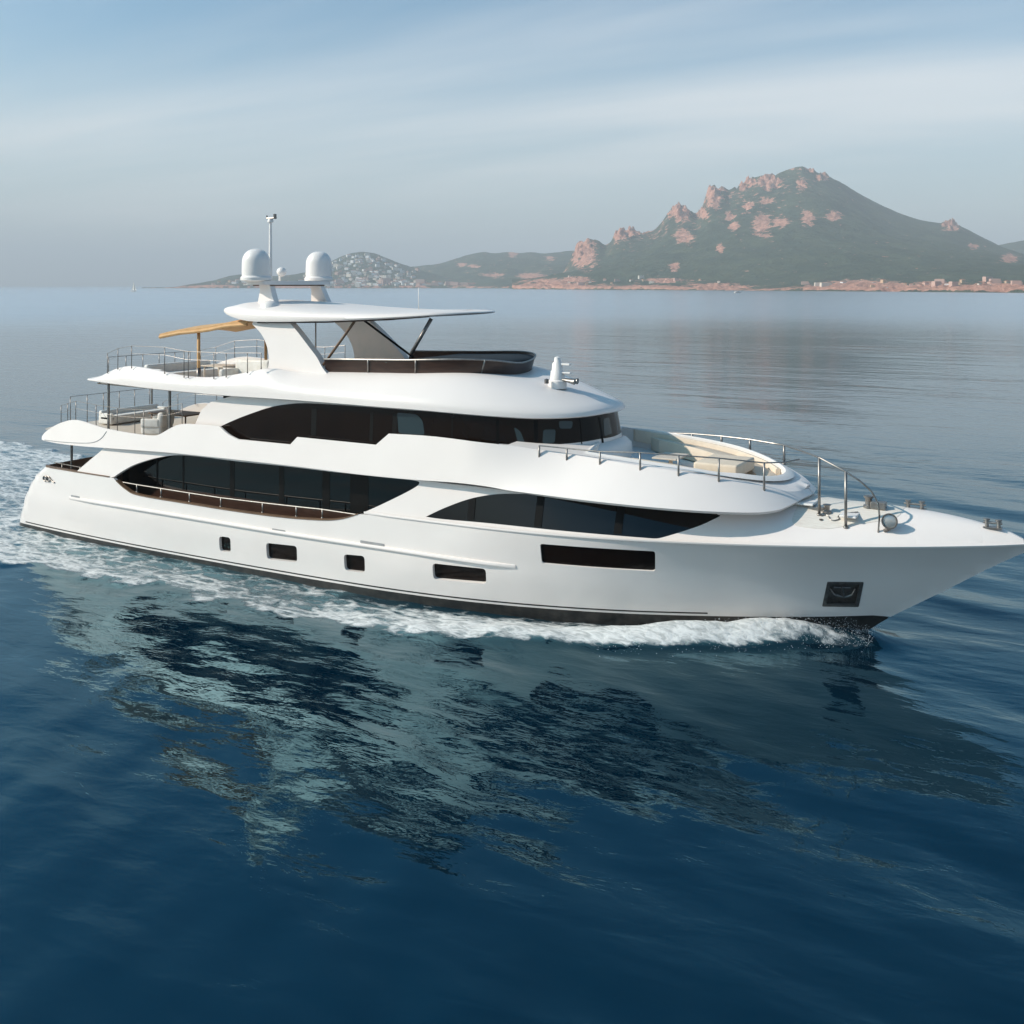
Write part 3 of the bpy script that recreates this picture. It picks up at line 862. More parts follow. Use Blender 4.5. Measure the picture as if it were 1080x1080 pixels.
for u in useq:
    x, y = plan_sun(u); zb_ = zlo(u)
    bot = Vector((x, -y, zb_)); tpv = top_pt(u)
    inn = Vector((tpv.x - x, tpv.y + y, 0)); dz = tpv.z - zb_
    fas = lerp_tab([(4.4, 0.04), (7.5, 0.25), (16, 0.45), (22, 0.36), (27, 0.26), (31, 0.24)], u)   # fascia share, metres
    fas = min(fas, dz * 0.6)
    row = [bot + inn.normalized() * 0.25 + Vector((0, 0, 0.02)), bot + inn.normalized() * 0.05, bot + Vector((0, 0, 0.03))]
    row.append(bot + Vector((0, 0, fas * 0.5)) + inn * 0.005)
    row.append(bot + Vector((0, 0, fas * 0.85)) + inn * 0.02)
    for k in range(1, 13):
        s_ = k / 12; w = sstep(13, 20, u)
        e_in = s_ * (1 - w) + w * s_ ** 1.0
        e_z = (1 - w) * s_ ** 0.8 + w * (1.0 - (1 - s_) ** 1.6)
        row.append(bot + Vector((0, 0, fas)) + inn * (0.04 + 0.96 * e_in) + Vector((0, 0, (dz - fas) * e_z)))
    if u < 15.5:
        pass
    rows.append(row)
sun_.loft(rows, True)
sun_.loft([[Vector((p.x, -p.y, p.z)) for p in r] for r in rows], True)
# bulwark cap and inside face, aft
cp = []
for u in useq:
    if u > 18.2: break
    t_ = top_pt(u); x, y = plan_sun(u)
    fl = 6.62
    cp.append([t_, t_ + Vector((0.0, 0.07, 0.015)), t_ + Vector((0, 0.15, 0.0)), Vector((t_.x + 0.02, t_.y + 0.17, min(fl, t_.z - 0.02)))])
sun_.loft(cp, True); sun_.loft([[Vector((p.x, -p.y, p.z)) for p in r] for r in cp], True)
sun_o = part(sun_.build('sun_deck_moulding', WHITE, None, True, R_(50)))
# floor and underside
sfl = MB()
ufl = [u for u in useq if u < 27]
sfl.loft([[(plan_sun(u)[0] + 0.2 * sstep(8, 5, u), -(plan_sun(u)[1] - 0.35), 6.62), (plan_sun(u)[0] + 0.2 * sstep(8, 5, u), plan_sun(u)[1] - 0.35, 6.62)] for u in ufl if u < 26])
part(sfl.build('sun_deck', TEAKP))
ss = MB()
ss.loft([[(plan_sun(u)[0], -(plan_sun(u)[1] - 0.2), zlo(u) + 0.03), (plan_sun(u)[0], plan_sun(u)[1] - 0.2, zlo(u) + 0.03)] for u in useq])
ss.build('soffit', WHITE2, sun_o)
# transom edge of the aft tip
# ---- dark glass coaming round the forward sun deck
cg = MB(); rows = []
ug = [17.9, 18.3, 18.7, 19.1] + [19.5 + 0.4 * i for i in range(0, 29)] + [31]
hg = lambda u: sm_tab([(17.9, 0.48), (20, 0.47), (24, 0.47), (28, 0.47), (31, 0.40)], u)
def coam(u, h):
    t_ = top_pt(u); t2 = top_pt(min(31, u + 0.01)); t1 = top_pt(u - 0.01); d_ = t2 - t1; d_.z = 0
    if d_.length < 1e-6: d_ = Vector((0, 1, 0))
    d_.normalize(); o = Vector((d_.y, -d_.x, 0))
    if u > 30.95: o = Vector((1, 0, 0))
    return t_ + o * (0.30 * h) - o * 0.02 + Vector((0, 0, h - 0.03 * (h == 0)))
cro = [[coam(u, 0.0), coam(u, hg(u) * 0.5), coam(u, hg(u)), coam(u, hg(u)) + Vector((0, 0.05 if u < 29 else 0, 0.0)) - (Vector((0.06, 0, 0)) if u > 29 else Vector()), coam(u, 0) + Vector((0, 0.1, 0))] for u in ug]
cg.loft(cro, True); cg.loft([[Vector((p.x, -p.y, p.z)) for p in r] for r in cro], True)
cg_o = part(cg.build('glass_coaming', BROWN))
tr_ = [coam(u, hg(u) + 0.03) for u in ug]
trm = MB(); trm.tube(tr_ + [Vector((p.x, -p.y, p.z)) for p in reversed(tr_)], 0.035, 8)
trm_o = trm.build('coaming_rail', STEEL, cg_o)
for px_, in ((391,), (437,), (512,)):
    best = min(ug, key=lambda u: abs(proj(*coam(u, 0.3))[0] - px_))
    pm = MB(); pm.tube([coam(best, -0.02) + Vector((-0.06, -0.03, 0)), coam(best, hg(best)) + Vector((0.06, -0.03, 0.03))], 0.03); pm.build('post', STEEL, cg_o)

ds_ = MB(); dv = [u for u in ug if u > 20.5]
ds_.loft([[coam(u, hg(u) - 0.05) + Vector((-0.04 if u > 29 else 0, 0.05, 0)), (lambda q: Vector((q.x - (0.04 if u > 29 else 0), -q.y - 0.05, q.z)))(coam(u, hg(u) - 0.05))] for u in dv], False)
ds_.build('black_cover', BLACK, cg_o)  # flat black sheet added inside the coaming so the interior reads dark
# ---- arch carrying the hardtop
AR_ST = [(283.5, 392, 1), (284, 382), (282.5, 372), (278.5, 361), (272, 351), (262.5, 342, 1), (268, 336), (296, 336), (301, 339.5, 1), (311, 350), (323, 364), (334, 377), (341, 388), (350, 398, 1), (320, 402), (300, 400)]
ar = smooth_line([(at_y(a[0], a[1], -2.85).x, at_y(a[0], a[1], -2.85).z) + tuple(a[2:]) for a in AR_ST], 4, True)
for sgn in (1, -1):
    m_ = MB()
    m_.prism(ar, lambda a, b, d: (a, sgn * (-2.98 + 0.14 * (b - 7.2) + d), b), 0, 0.34, True)
    part(m_.build('hardtop_arch', WHITE if sgn == 1 else WHITE2))
# ---- hardtop
def plan_ht(t):                                  # t 0..1 from aft centre round starboard to the bow tip
    tab = [(0.0, 11.6, 0.0), (0.06, 11.65, 1.3), (0.11, 11.95, 2.25), (0.16, 13.0, 2.75), (0.25, 15.0, 2.95), (0.45, 18.4, 2.95), (0.65, 20.8, 2.72), (0.80, 22.4, 2.1), (0.92, 23.25, 1.05), (1.0, 23.5, 0.0)]
    return sm_tab([(a, b) for a, b, c in tab], t), max(0.0, sm_tab([(a, c) for a, b, c in tab], t))
ht = MB(); rows = []
for i in range(0, 61):
    t = i / 60; x, y = plan_ht(t)
    zb_ = sm_tab([(11.6, 9.98), (12.6, 9.74), (13.8, 9.55), (15, 9.53), (18, 9.62), (21, 9.76), (23.5, 9.95)], x)
    th = sm_tab([(11.6, 0.08), (12.3, 0.34), (13.2, 0.58), (15, 0.60), (17.5, 0.42), (20, 0.26), (22.4, 0.15), (23.5, 0.06)], x)
    cx_ = min(max(x, 12.6), 22.6); c = Vector((cx_, 0, 0))
    row = []
    for k, (sc, dz) in enumerate([(0.0, 0.02), (0.5, 0.0), (0.94, 0.0), (0.985, 0.02), (1.0, 0.25), (0.985, 0.62), (0.93, 0.86), (0.7, 1.12), (0.35, 1.25), (0.0, 1.3)]):
        zz_ = zb_ + th * dz
        row.append((cx_ + (x - cx_) * sc, -y * sc, zz_))
    rows.append(row)
ht.loft(rows, True); ht.loft([[(p[0], -p[1], p[2]) for p in r] for r in rows], True)
ht_o = part(ht.build('hardtop', WHITE, None, True, R_(50)))
lm = MB(); q0 = at_y(289, 338.8, -2.9); q1 = at_y(440, 336, -2.7)
lm.tube([(14.4, -2.80, 9.50), (18, -2.82, 9.58), (20.8, -2.55, 9.72), (22.2, -1.95, 9.84)], 0.03)
lm.build('underside_trim', BROWN, ht_o)
# struts
for a, ya, b, yb, m_, r in (((374, 339), -2.6, (341, 385), -2.75, TEAK, 0.055), ((299, 341), -2.55, (341, 388), -2.6, BLACK, 0.05), ((455, 336), -1.9, (433, 374), -2.35, STEELD, 0.07),
                            ((333, 338), 0.5, (333, 375), 0.5, STEEL, 0.03), ((384, 338), 1.9, (436, 377), 2.2, BLACK, 0.05)):
    p, q = at_y(a[0], a[1], ya), at_y(b[0], b[1], yb)
    mm = MB(); mm.tube([p, q], r); part(mm.build('strut', m_))

# ---- mast: two raked legs, cross beam, domes, mast pole
for sgn in (1, -1):
    lg_ = MB()
    pts = [(275, 299), (277, 306), (275.5, 322), (294, 322), (290, 311), (286, 299)]
    o_ = [(at_y(a, b, -1.6).x, at_y(a, b, -1.6).z) for a, b in pts]
    lg_.prism(smooth_line([(u, v, 1) for u, v in o_], 3, True), lambda a, b, d: (a, sgn * (-1.85 + 0.12 * (b - 10) + d), b), 0, 0.30, True)
    part(lg_.build('mast_leg', WHITE))
bmx = MB(); rows = []
zb_ = at_y(300, 297.5, -1.0).z
bo = rrect([(13.0, -2.15), (14.15, -2.15), (14.15, 2.15), (13.0, 2.15)], 0.3)
bmx.prism(bo, lambda a, b, d: (a, b, 11.03 + d), 0, 0.16, True)
part(bmx.build('mast_beam', WHITE))
bw = MB(); bw.box((13.58, 0, 11.0), (1.0, 3.4, 0.05)); bw.build('beam_lining', TEAK, YP[-1])
for sy in (-1.95, 2.0):
    dm = MB(); R0 = 0.58; zb0 = 11.16
    prof = [(0.0, 0.0), (0.42, 0.0), (0.52, 0.02), (0.63, 0.05), (0.64, 0.16), (0.61, 0.19), (R0 - 0.01, 0.24), (R0, 0.34), (R0, 0.55), (R0 - 0.01, 0.80)]
    for k in range(1, 11):
        a = k / 10 * math.pi / 2; prof.append(((R0 - 0.01) * math.cos(a) ** 0.85, 0.80 + 0.56 * math.sin(a)))
    dm.lathe(prof, (13.5, sy, zb0), 40)
    part(dm.build('radar_dome', RADOME))
mp_ = at_y(285.3, 296, -0.9)
mm = MB(); mm.tube([(mp_.x, mp_.y, 11.1), (mp_.x, mp_.y, 13.7)], 0.085, 10, 0.055); mm.lathe([(0, 0.12), (0.1, 0.12), (0.13, 0.05), (0.13, -0.02), (0, -0.02)], (mp_.x, mp_.y, 13.7), 12)
mo_ = part(mm.build('mast_pole', RADOME))
mm = MB(); mm.tube([(mp_.x - 0.2, mp_.y, 13.86), (mp_.x + 0.32, mp_.y, 13.86)], 0.035); mm.tube([(mp_.x - 0.2, mp_.y, 13.86), (mp_.x - 0.2, mp_.y, 13.98)], 0.03); mm.lathe([(0, 0.22), (0.07, 0.2), (0.07, 0), (0, 0)], (mp_.x + 0.25, mp_.y, 13.82), 10)
mm.build('wind_sensor', STEELD, mo_)
gp = at_y(297, 288, 0.2)
mm = MB(); mm.tube([(gp.x - 0.1, gp.y, 11.15), (gp.x - 0.1, gp.y, 11.6)], 0.05); mm.lathe([(0, -0.2), (0.12, -0.17), (0.2, -0.06), (0.22, 0.02), (0.18, 0.13), (0.08, 0.2), (0, 0.21)], (gp.x, gp.y, 11.58), 20)
part(mm.build('antenna_ball', RADOME))
p = at_y(285, 317, -2.2); mm = MB(); mm.lathe([(0.42, 0), (0.36, 0.18), (0.22, 0.3), (0, 0.34)], (p.x, p.y, 10.05), 20)
part(mm.build('camera_dome', RADOME))
p = at_y(441.5, 325, 0.0); mm = MB(); mm.tube([(p.x, 0, 10.05), (p.x, 0, 10.05 + 0.85)], 0.018, 6)
part(mm.build('whip_antenna', RADOME))
# ---- horn/light post on the brow
p = at_z(588, 405, 7.45)
mm = MB(); mm.lathe([(0.34, -0.15), (0.33, 0.12), (0.27, 0.16), (0.25, 0.45), (0.21, 0.50), (0.19, 0.74), (0.13, 0.80), (0.11, 0.96), (0, 1.0)], p, 20)
mm.box((p.x + 0.28, p.y, p.z + 0.72), (0.45, 0.14, 0.07), None, 0.02); mm.box((p.x + 0.30, p.y, p.z + 0.42), (0.5, 0.2, 0.05), None, 0.02)
hp = part(mm.build('signal_post', RADOME))
mm = MB()
for dy in (-0.12, 0.12):
    mm.tube([(p.x + 0.25, p.y + dy, p.z + 0.18), (p.x + 0.55, p.y + dy, p.z + 0.14), (p.x + 0.75, p.y + dy, p.z + 0.12)], 0.035, 10, 0.11)
mm.build('horn', STEEL, hp)
p2 = at_z(576.5, 403, 7.55); mm = MB(); mm.lathe([(0.08, -0.05), (0.08, 0.1), (0, 0.13)], p2, 10); part(mm.build('deck_light', STEELD))

# ---- awning aft of the hardtop
AW = [(170, 352.5), (190, 348.5), (210, 346.5), (222, 344.8), (240, 341), (262, 339)]
up = [at_y(a, b, -2.2) for a, b in AW]
am_ = MB(); rows = []
for i, q in enumerate(up):
    sag = 0.0; rows.append([(q.x, y, q.z + 0.22 * (1 - (y / 2.4) ** 2)) for y in [-2.3 + 0.46 * k for k in range(11)]])
am_.loft(rows, True)
rows2 = [[(a[0], a[1], a[2] - 0.10) for a in r] for r in rows]
am_.loft(rows2, True)
am_.loft([[r[0], r2[0]] for r, r2 in zip(rows, rows2)], False); am_.loft([[r[-1], r2[-1]] for r, r2 in zip(rows, rows2)], False)
am_.loft([[a, b] for a, b in zip(rows[0], rows2[0])], False); am_.loft([[a, b] for a, b in zip(rows[-1], rows2[-1])], False)
aw_o = part(am_.build('awning', ORANGE))
# valance bar and pole
pz = at_y(209.5, 389, -2.05)
mm = MB(); mm.tube([(pz.x, -2.05, 6.62), (pz.x, -2.05, 8.95)], 0.07); mm.build('awning_pole', ORANGE, aw_o)
mm = MB(); mm.tube([(pz.x, 2.05, 6.62), (pz.x, 2.05, 8.95)], 0.07); mm.build('awning_pole', ORANGE, aw_o)
mm = MB(); mm.tube([(pz.x, -2.05, 6.62), (pz.x, -2.05, 7.45)], 0.095); mm.build('pole_sleeve', STEELD, aw_o)
mm = MB(); mm.tube([(q.x, -2.28, q.z - 0.12) for q in up], 0.075); mm.build('awning_spar', ORANGE, aw_o)

# ---- railings of the aft decks
def top_rail(name, F, pairs, lift, m=STEEL, inset=0.18, mid=True, r=0.010):
    """pairs: photo x of each post with its photo y at the foot"""
    rail, posts = [], []
    for (a, b) in pairs:
        u, z = measure(F, 1.5 if F is F_mid else 4.4, 30, [(a, b)])[0][:2]
        p_ = Vector(F(u, z)); n = fnormal(F, u, z, 1); n.z = 0; n.normalize(); p_ = p_ - n * inset
        posts.append((p_ - Vector((0, 0, 0.06)), p_ + Vector((0, 0, lift(a) - 0.0)))); rail.append(p_ + Vector((0, 0, lift(a))))
    return railing(name, rail, posts, r, 0.016, m, [[q - Vector((0, 0, 0.33)) for q in rail]] if mid else ())
LV = 0.95
ru = [(60.5, 448), (67.5, 446), (76, 443.5), (97.5, 448), (120, 453.5), (138.5, 457), (148, 458), (173, 458), (188.5, 452)]
def lift_u(a): return lerp_tab([(60, 0.85), (100, 0.85), (140, 0.98), (173, 1.1), (190, 1.0)], a)
top_rail('upper_deck_rail', F_mid, ru, lift_u, STEELD)
rs = [(109.5, 392.5), (120.5, 388.5), (135, 387.5), (170, 393), (190.5, 397), (195, 397.5), (222, 398.3), (235, 396.8), (257.5, 392.5), (272, 388)]
def lift_s(a): return lerp_tab([(109, 0.8), (170, 1.05), (222, 1.0), (257, 0.75), (285, 0.4)], a)
top_rail('sun_deck_rail', F_sun0, rs, lift_s, STEELD)
# port side of both aft decks and the curved stern runs
def mirror_rail(name, F, us_, zf, lift, m):
    rail, posts = [], []
    for u in us_:
        p_ = Vector(F(u, zf(u))); p_.y = -p_.y - 0.18; 
        posts.append((p_, p_ + Vector((0, 0, lift)))); rail.append(p_ + Vector((0, 0, lift)))
    return railing(name, rail, posts, 0.010, 0.016, m, [[q - Vector((0, 0, 0.33)) for q in rail]])
mzs = uniq([(q[0], q[1]) for q in mhi_s])
mirror_rail('upper_deck_rail', F_mid, [1.9, 2.8, 4.0, 5.4, 6.8, 8.2, 9.6, 11], lambda u: min(4.95, lerp_tab(mzs, u)), 0.85, STEELD)
mirror_rail('sun_deck_rail', F_sun0, [4.8, 5.6, 6.8, 8.2, 9.6, 11, 12.4, 13.6], lambda u: sm_tab(shi_t, u), 0.85, STEELD)
a_ = Vector(F_mid(2.0, 4.85)); 
railing('upper_deck_rail', [(a_.x + 0.1, -2.3 + 0.92 * k, a_.z + 0.95) for k in range(6)], [((a_.x + 0.1, -2.3 + 0.92 * k, a_.z - 0.4), (a_.x + 0.1, -2.3 + 0.92 * k, a_.z + 0.95)) for k in range(6)], 0.013, 0.018, STEELD)
railing('sun_deck_rail', [(4.95, -2.4 + 0.96 * k, 7.75) for k in range(6)], [((4.95, -2.4 + 0.96 * k, 6.7), (4.95, -2.4 + 0.96 * k, 7.75)) for k in range(6)], 0.013, 0.018, STEELD)
railing('main_deck_rail', [(x, 0.25 - half(x, 2.8), 3.02 - 0.02 * (x - 3)) for x in (3.0, 3.9, 4.8, 5.7, 6.2)], [((x, 0.25 - half(x, 2.8), 2.2), (x, 0.25 - half(x, 2.8), 3.0)) for x in (3.6, 4.9)], 0.02, 0.022, STEELD)
# pillars between the decks
for a, y0, zb_, zt_ in ((114.5, -3.2, 4.42, 6.75), (179, -3.2, 4.42, 6.6), (160, 3.1, 4.42, 6.65), (75.5, -2.9, 1.9, 4.2)):
    x = at_y(a, 440, y0).x; mm = MB(); mm.tube([(x, y0, zb_), (x, y0, zt_)], 0.06, 10); part(mm.build('pillar', STEEL))
# stern wing bulkhead of the main deck: dark saloon doors
mm = MB(); mm.box((9.0, 0, 3.0), (0.1, 6.4, 2.3)); part(mm.build('aft_saloon_door', GLASSB))
mm = MB(); mm.box((13.2, 0, 5.5), (0.1, 6.9, 2.2)); part(mm.build('sky_lounge_door', GLASSB))

def on_deck(px, py):
    """starboard/port point of the foredeck under a photo point"""
    r = ray(px, py)
    for i in range(4000):
        t = 22 + i * 0.005; x, y, z = CX + r[0] * t, CY + r[1] * t, CAM_H + r[2] * t
        if 33 < x < 42.3 and abs(y) < Bk(x) and z <= F_deck(x, y)[2]: return Vector((x, y, z))
    # grazing past the crown: rest it on the far slope nearest the ray
    best = min(((at_y(px, py, yy), yy) for yy in [k * 0.05 for k in range(0, 60)]), key=lambda c: abs(c[0].z - F_deck(min(c[0].x, 42.2), c[1])[2]))
    q = best[0]; return Vector((q.x, q.y, F_deck(min(q.x, 42.2), q.y)[2]))
# ---- forward rails
prail = [((657, 457), 3.25), ((695, 456.5), 3.2), ((730, 457.5), 3.1), ((761, 460), 2.95), ((791, 463.5), 2.7), ((827, 469.5), 2.2), ((848, 476.5), 1.7), ((864, 482.5), 1.0), ((892, 497.5), -0.3), ((908, 508), -0.45), ((919, 518), -0.45), ((926, 530), -0.42), ((927.5, 543), -0.40), ((926.2, 562), -0.38)]
yA, yB, yC = on_deck(864, 543).y, on_deck(887, 555).y, on_deck(926, 561).y
for k_, y_ in ((7, yA), (8, yB), (9, yB * 0.6 + yC * 0.4), (10, yC * 0.9 + yB * 0.1), (11, yC), (12, yC), (13, yC)): prail[k_] = (prail[k_][0], y_)
prail[6] = (prail[6][0], 0.45 * 2.2 + 0.55 * yA)
pr_pts = [at_y(a[0], a[1], y) for a, y in prail]
def foot(p):
    x = min(p.x, 36.2)
    if p.x < 35.4 and abs(p.y) < 4: 
        return F_top(min(p.x, 35.9), p.y)[2] - 0.02
    return F_deck(p.x, p.y)[2] - 0.02
pp_ = [0, 1, 2, 3, 4, 5, 7]
pl = [(pr_pts[i].x, pr_pts[i].y) for i in pp_] + []
posts = [((pr_pts[i].x, pr_pts[i].y, foot(pr_pts[i])), tuple(pr_pts[i])) for i in pp_]
p87 = pr_pts[8]; posts.append(((p87.x, p87.y, foot(p87)), tuple(p87)))
railing('bow_rail', pr_pts, posts, 0.030, 0.045, STEEL)
srail = [(568, 472, 483.5), (597, 474, 486.5), (632, 476.5, 491), (674.5, 477.5, 497), (715, 480.5, 503), (757.5, 483.5, 509), (805.5, 488.5, 518)]
spts, sposts = [], []
for a, t_, b_ in srail:
    u, z = measure(F_mid, 20, 36.6, [(a, b_)])[0][:2]
    p_ = Vector(F_mid(u, z)) + Vector((0, 0.05, 0)); d_ = proj(*p_)[2]
    h_ = max(0.42, (b_ - t_) / FPX * d_)
    sposts.append((p_ - Vector((0, 0, 0.1)), p_ + Vector((0, 0, h_)))); spts.append(p_ + Vector((0, 0, h_)))
spts.append(spts[-1] + Vector((0.5, 0.55, -0.02))); spts.append(spts[-1] + Vector((0.25, 0.8, 0.0)))
railing('side_rail', spts, sposts, 0.022, 0.035, STEEL)

# ---- bow fittings
q = on_deck(933, 560)
sl = MB(); dirv = Vector((CX - q.x, CY - q.y, 3.0)).normalized()
rot = dirv.to_track_quat('Z', 'Y').to_matrix().to_4x4()
bm = bmesh.new()
prof = [(0.02, -0.22), (0.13, -0.20), (0.20, -0.10), (0.235, 0.0), (0.235, 0.05), (0.20, 0.05), (0.195, 0.0)]
tmp = MB(); tmp.lathe(prof, (0, 0, 0), 28)
ctr = q + Vector((0.15, -0.05, 0.32))
sl.add([tuple(ctr + (rot @ Vector(v))) for v in tmp.v], tmp.f, True); sl.tube([q, ctr - Vector((0, 0, 0.2))], 0.06)
sl_o = part(sl.build('searchlight', STEELD))
tmp = MB(); tmp.lathe([(0, 0.03), (0.1, 0.025), (0.2, 0.0)], (0, 0, 0), 28)
ln_ = MB(); ln_.add([tuple(ctr + (rot @ Vector(v))) for v in tmp.v], tmp.f, True); ln_.build('lens', LENS, sl_o)
for a, b in ((965, 532), (1047, 556)):
    q = on_deck(a, b); mm = MB()
    w = 0.20 if a < 1000 else 0.16
    for k in (-1, 1):
        mm.tube([q + Vector((k * w, 0, -0.02)), q + Vector((k * w, 0, 0.20))], 0.06, 10, 0.05)
        mm.lathe([(0.09, 0), (0.09, 0.04), (0, 0.05)], q + Vector((k * w, 0, 0.20)), 12)
    mm.tube([q + Vector((-w * 1.6, 0, 0.13)), q + Vector((w * 1.6, 0, 0.13))], 0.035)
    mm.box(q + Vector((0, 0, 0.0)), (w * 3.2, 0.3, 0.03), None, 0.01)
    part(mm.build('mooring_bitts', STEEL))
for a, b in ((916, 535),):
    q = on_deck(a, b); mm = MB(); mm.lathe([(0.16, 0), (0.16, 0.06), (0.10, 0.1), (0.10, 0.26), (0.15, 0.32), (0.15, 0.36), (0, 0.38)], q, 18); mm.box(q + Vector((0.3, 0, 0.1)), (0.45, 0.3, 0.22), None, 0.03)
    part(mm.build('windlass', STEEL))
q = on_deck(874, 541); mm = MB()
mm.lathe([(0.14, 0), (0.14, 0.05), (0.08, 0.09), (0.08, 0.2), (0.13, 0.26), (0, 0.28)], q + Vector((-0.05, 0, 0)), 16)
mm.box(q + Vector((-0.4, 0.1, 0.08)), (0.5, 0.22, 0.14), None, 0.03)
part(mm.build('windlass', STEEL))
ch = MB()
cpts = [on_deck(a, b) + Vector((0, 0, 0.03)) for a, b in ((866, 545), (871, 544), (874, 546), (876, 549), (880, 550), (885, 548.5), (884, 546), (889, 543), (905, 541))]
cs_ = smooth_line([(p.x, p.y) for p in cpts], 8); ch.tube([(a, b, F_deck(a, b)[2] + 0.03) for a, b in cs_], 0.018, 6); part(ch.build('anchor_chain', STEEL))
q = on_deck(866, 548.5); mm = MB(); mm.lathe([(0.06, 0), (0.06, 0.03), (0, 0.04)], q, 12); part(mm.build('deck_filler', STEELD))
for a, b, w, l in ((845, 530, 0.9, 0.7), (897, 543, 0.5, 0.9)):
    q = on_deck(a, b); mm = MB(); mm.box(q + Vector((0, 0, 0.02)), (w, l, 0.07), None, 0.03); part(mm.build('deck_hatch', WHITE2))

# hang every finished part on the yacht
for o in YP:
    o.parent = yacht
yacht_inv = Matrix.Translation((-20, 0, -SEA))
for o in YP: o.matrix_parent_inverse = yacht_inv

# ================================================================== loose furniture on the decks
def tub_chair(x, y, z, rz, s, name, label, cat, m):
    """a canvas-covered tub chair: rounded body, raised back and arms, hem at the deck"""
    root = empty(name, (x, y, z)); root.rotation_euler.z = rz; root.scale = (s, s, s)
    mb = MB(); mb.box((0, 0, 0.27), (0.85, 0.95, 0.46), None, 0.10)
    mb.build('seat', m, root)
    mb = MB(); mb.box((-0.36, 0, 0.62), (0.24, 0.98, 0.56), Matrix.Rotation(-0.12, 4, 'Y'), 0.10); mb.build('backrest', m, root)
    for k in (-1, 1):
        mb = MB(); mb.box((0.03, k * 0.43, 0.50), (0.75, 0.16, 0.34), None, 0.07); mb.build('armrest', m, root)
    tag(root, label, cat)
    return root
p = at_z(163, 459, 4.46)
tub_chair(p.x, -2.4, 4.46, R_(200), 1.15, 'armchair', 'white canvas-covered armchair by the rail of the upper aft deck', 'armchair', COVER)
def sofa(x, y, z, l, w, rz, label, cat='sofa', m=COVER, name='sofa', h=1.0):
    root = empty(name, (x, y, z)); root.rotation_euler.z = rz
    mb = MB(); mb.box((0, 0, 0.22), (l, w, 0.40), None, 0.08); mb.build('seat', m, root)
    mb = MB(); mb.box((0, -w / 2 + 0.14, 0.55 * h), (l, 0.26, 0.5 * h), None, 0.10); mb.build('backrest', m, root)
    for k in (-1, 1):
        mb = MB(); mb.box((k * (l / 2 - 0.12), 0.05, 0.44 * h), (0.24, w - 0.1, 0.36), None, 0.09); mb.build('armrest', m, root)
    tag(root, label, cat); return root
sofa(3.3, 0.4, 4.45, 3.4, 0.9, R_(-90), 'long low pale sofa across the stern end of the upper deck', m=COVER, h=0.8)
sofa(7.2, 0.0, 6.64, 3.8, 1.1, R_(-90), 'long white sofa at the stern end of the sun deck', m=COVER)
sofa(9.0, 2.6, 6.64, 2.2, 1.0, R_(180), 'white sofa on the far side of the sun deck by the rail', m=COVER)
sofa(at_y(259, 385, -2.0).x, -2.0, 6.64, 1.9, 1.2, R_(180), 'high covered white sofa on the sun deck at the foot of the arch', m=COVER, h=1.55)
def deck_table(x, y, z, l, w, label, m=TEAKP):
    root = empty('table', (x, y, z)); tag(root, label, 'table')
    mb = MB(); mb.box((0, 0, 0.72), (l, w, 0.06), None, 0.025); mb.build('tabletop', m, root)
    for sx in (-1, 1):
        for sy in (-1, 1):
            mb = MB(); mb.tube([(sx * (l / 2 - 0.12), sy * (w / 2 - 0.12), 0.70), (sx * (l / 2 - 0.1), sy * (w / 2 - 0.1), 0.0)], 0.035); mb.build('leg', m, root)
    return root
deck_table(9.6, 0.2, 6.64, 2.0, 1.1, 'low teak table beneath the ochre awning on the sun deck')
deck_table(7.4, -0.6, 4.45, 2.4, 1.3, 'brown teak dining table on the upper aft deck', TEAK)
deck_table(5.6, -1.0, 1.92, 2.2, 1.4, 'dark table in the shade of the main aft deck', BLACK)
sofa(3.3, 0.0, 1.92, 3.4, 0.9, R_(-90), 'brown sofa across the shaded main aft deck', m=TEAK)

# ================================================================== THE SEA
import numpy as np
def axis(lo, hi, step, far, g=1.16):
    a = list(np.arange(lo, hi + 1e-6, step)); s = step; x = hi
    while x < far: s *= g; x += s; a.append(min(x, far))
    s = step; x = lo; b = []
    while x > -far: s *= g; x -= s; b.append(max(x, -far))
    return np.array(b[::-1] + a)
FAR = 15000.0
gx = axis(-30, 76, 0.27, FAR); gy = axis(-32, 26, 0.27, FAR)
X, Y = np.meshgrid(gx, gy, indexing='ij')
rng = np.random.default_rng(12)
H = np.zeros_like(X)
dist = np.hypot(X - 30, Y + 10)
wind = R_(62)                                    # crests roughly across the view
for lam, amp, cnt, spread in ((30, .022, 4, .4), (14, .014, 5, .5), (7.0, .0085, 7, .6), (4.2, .0072, 9, .7), (2.6, .0062, 12, .8), (1.5, .0030, 14, .9)):
    for k in range(cnt):
        l = lam * rng.uniform(0.8, 1.25); th = wind + rng.normal(0, spread * 0.6)
        kx, ky = 2 * np.pi / l * np.cos(th), 2 * np.pi / l * np.sin(th)
        att = np.clip(1.25 - dist / (l * 14), 0, 1)
        ph = rng.uniform(0, 6.28)
        w = np.sin(kx * X + ky * Y + ph + 0.6 * np.sin(0.05 * X + 0.08 * Y + k))
        H += amp * att * (w + 0.18 * np.cos(2 * (kx * X + ky * Y + ph)))
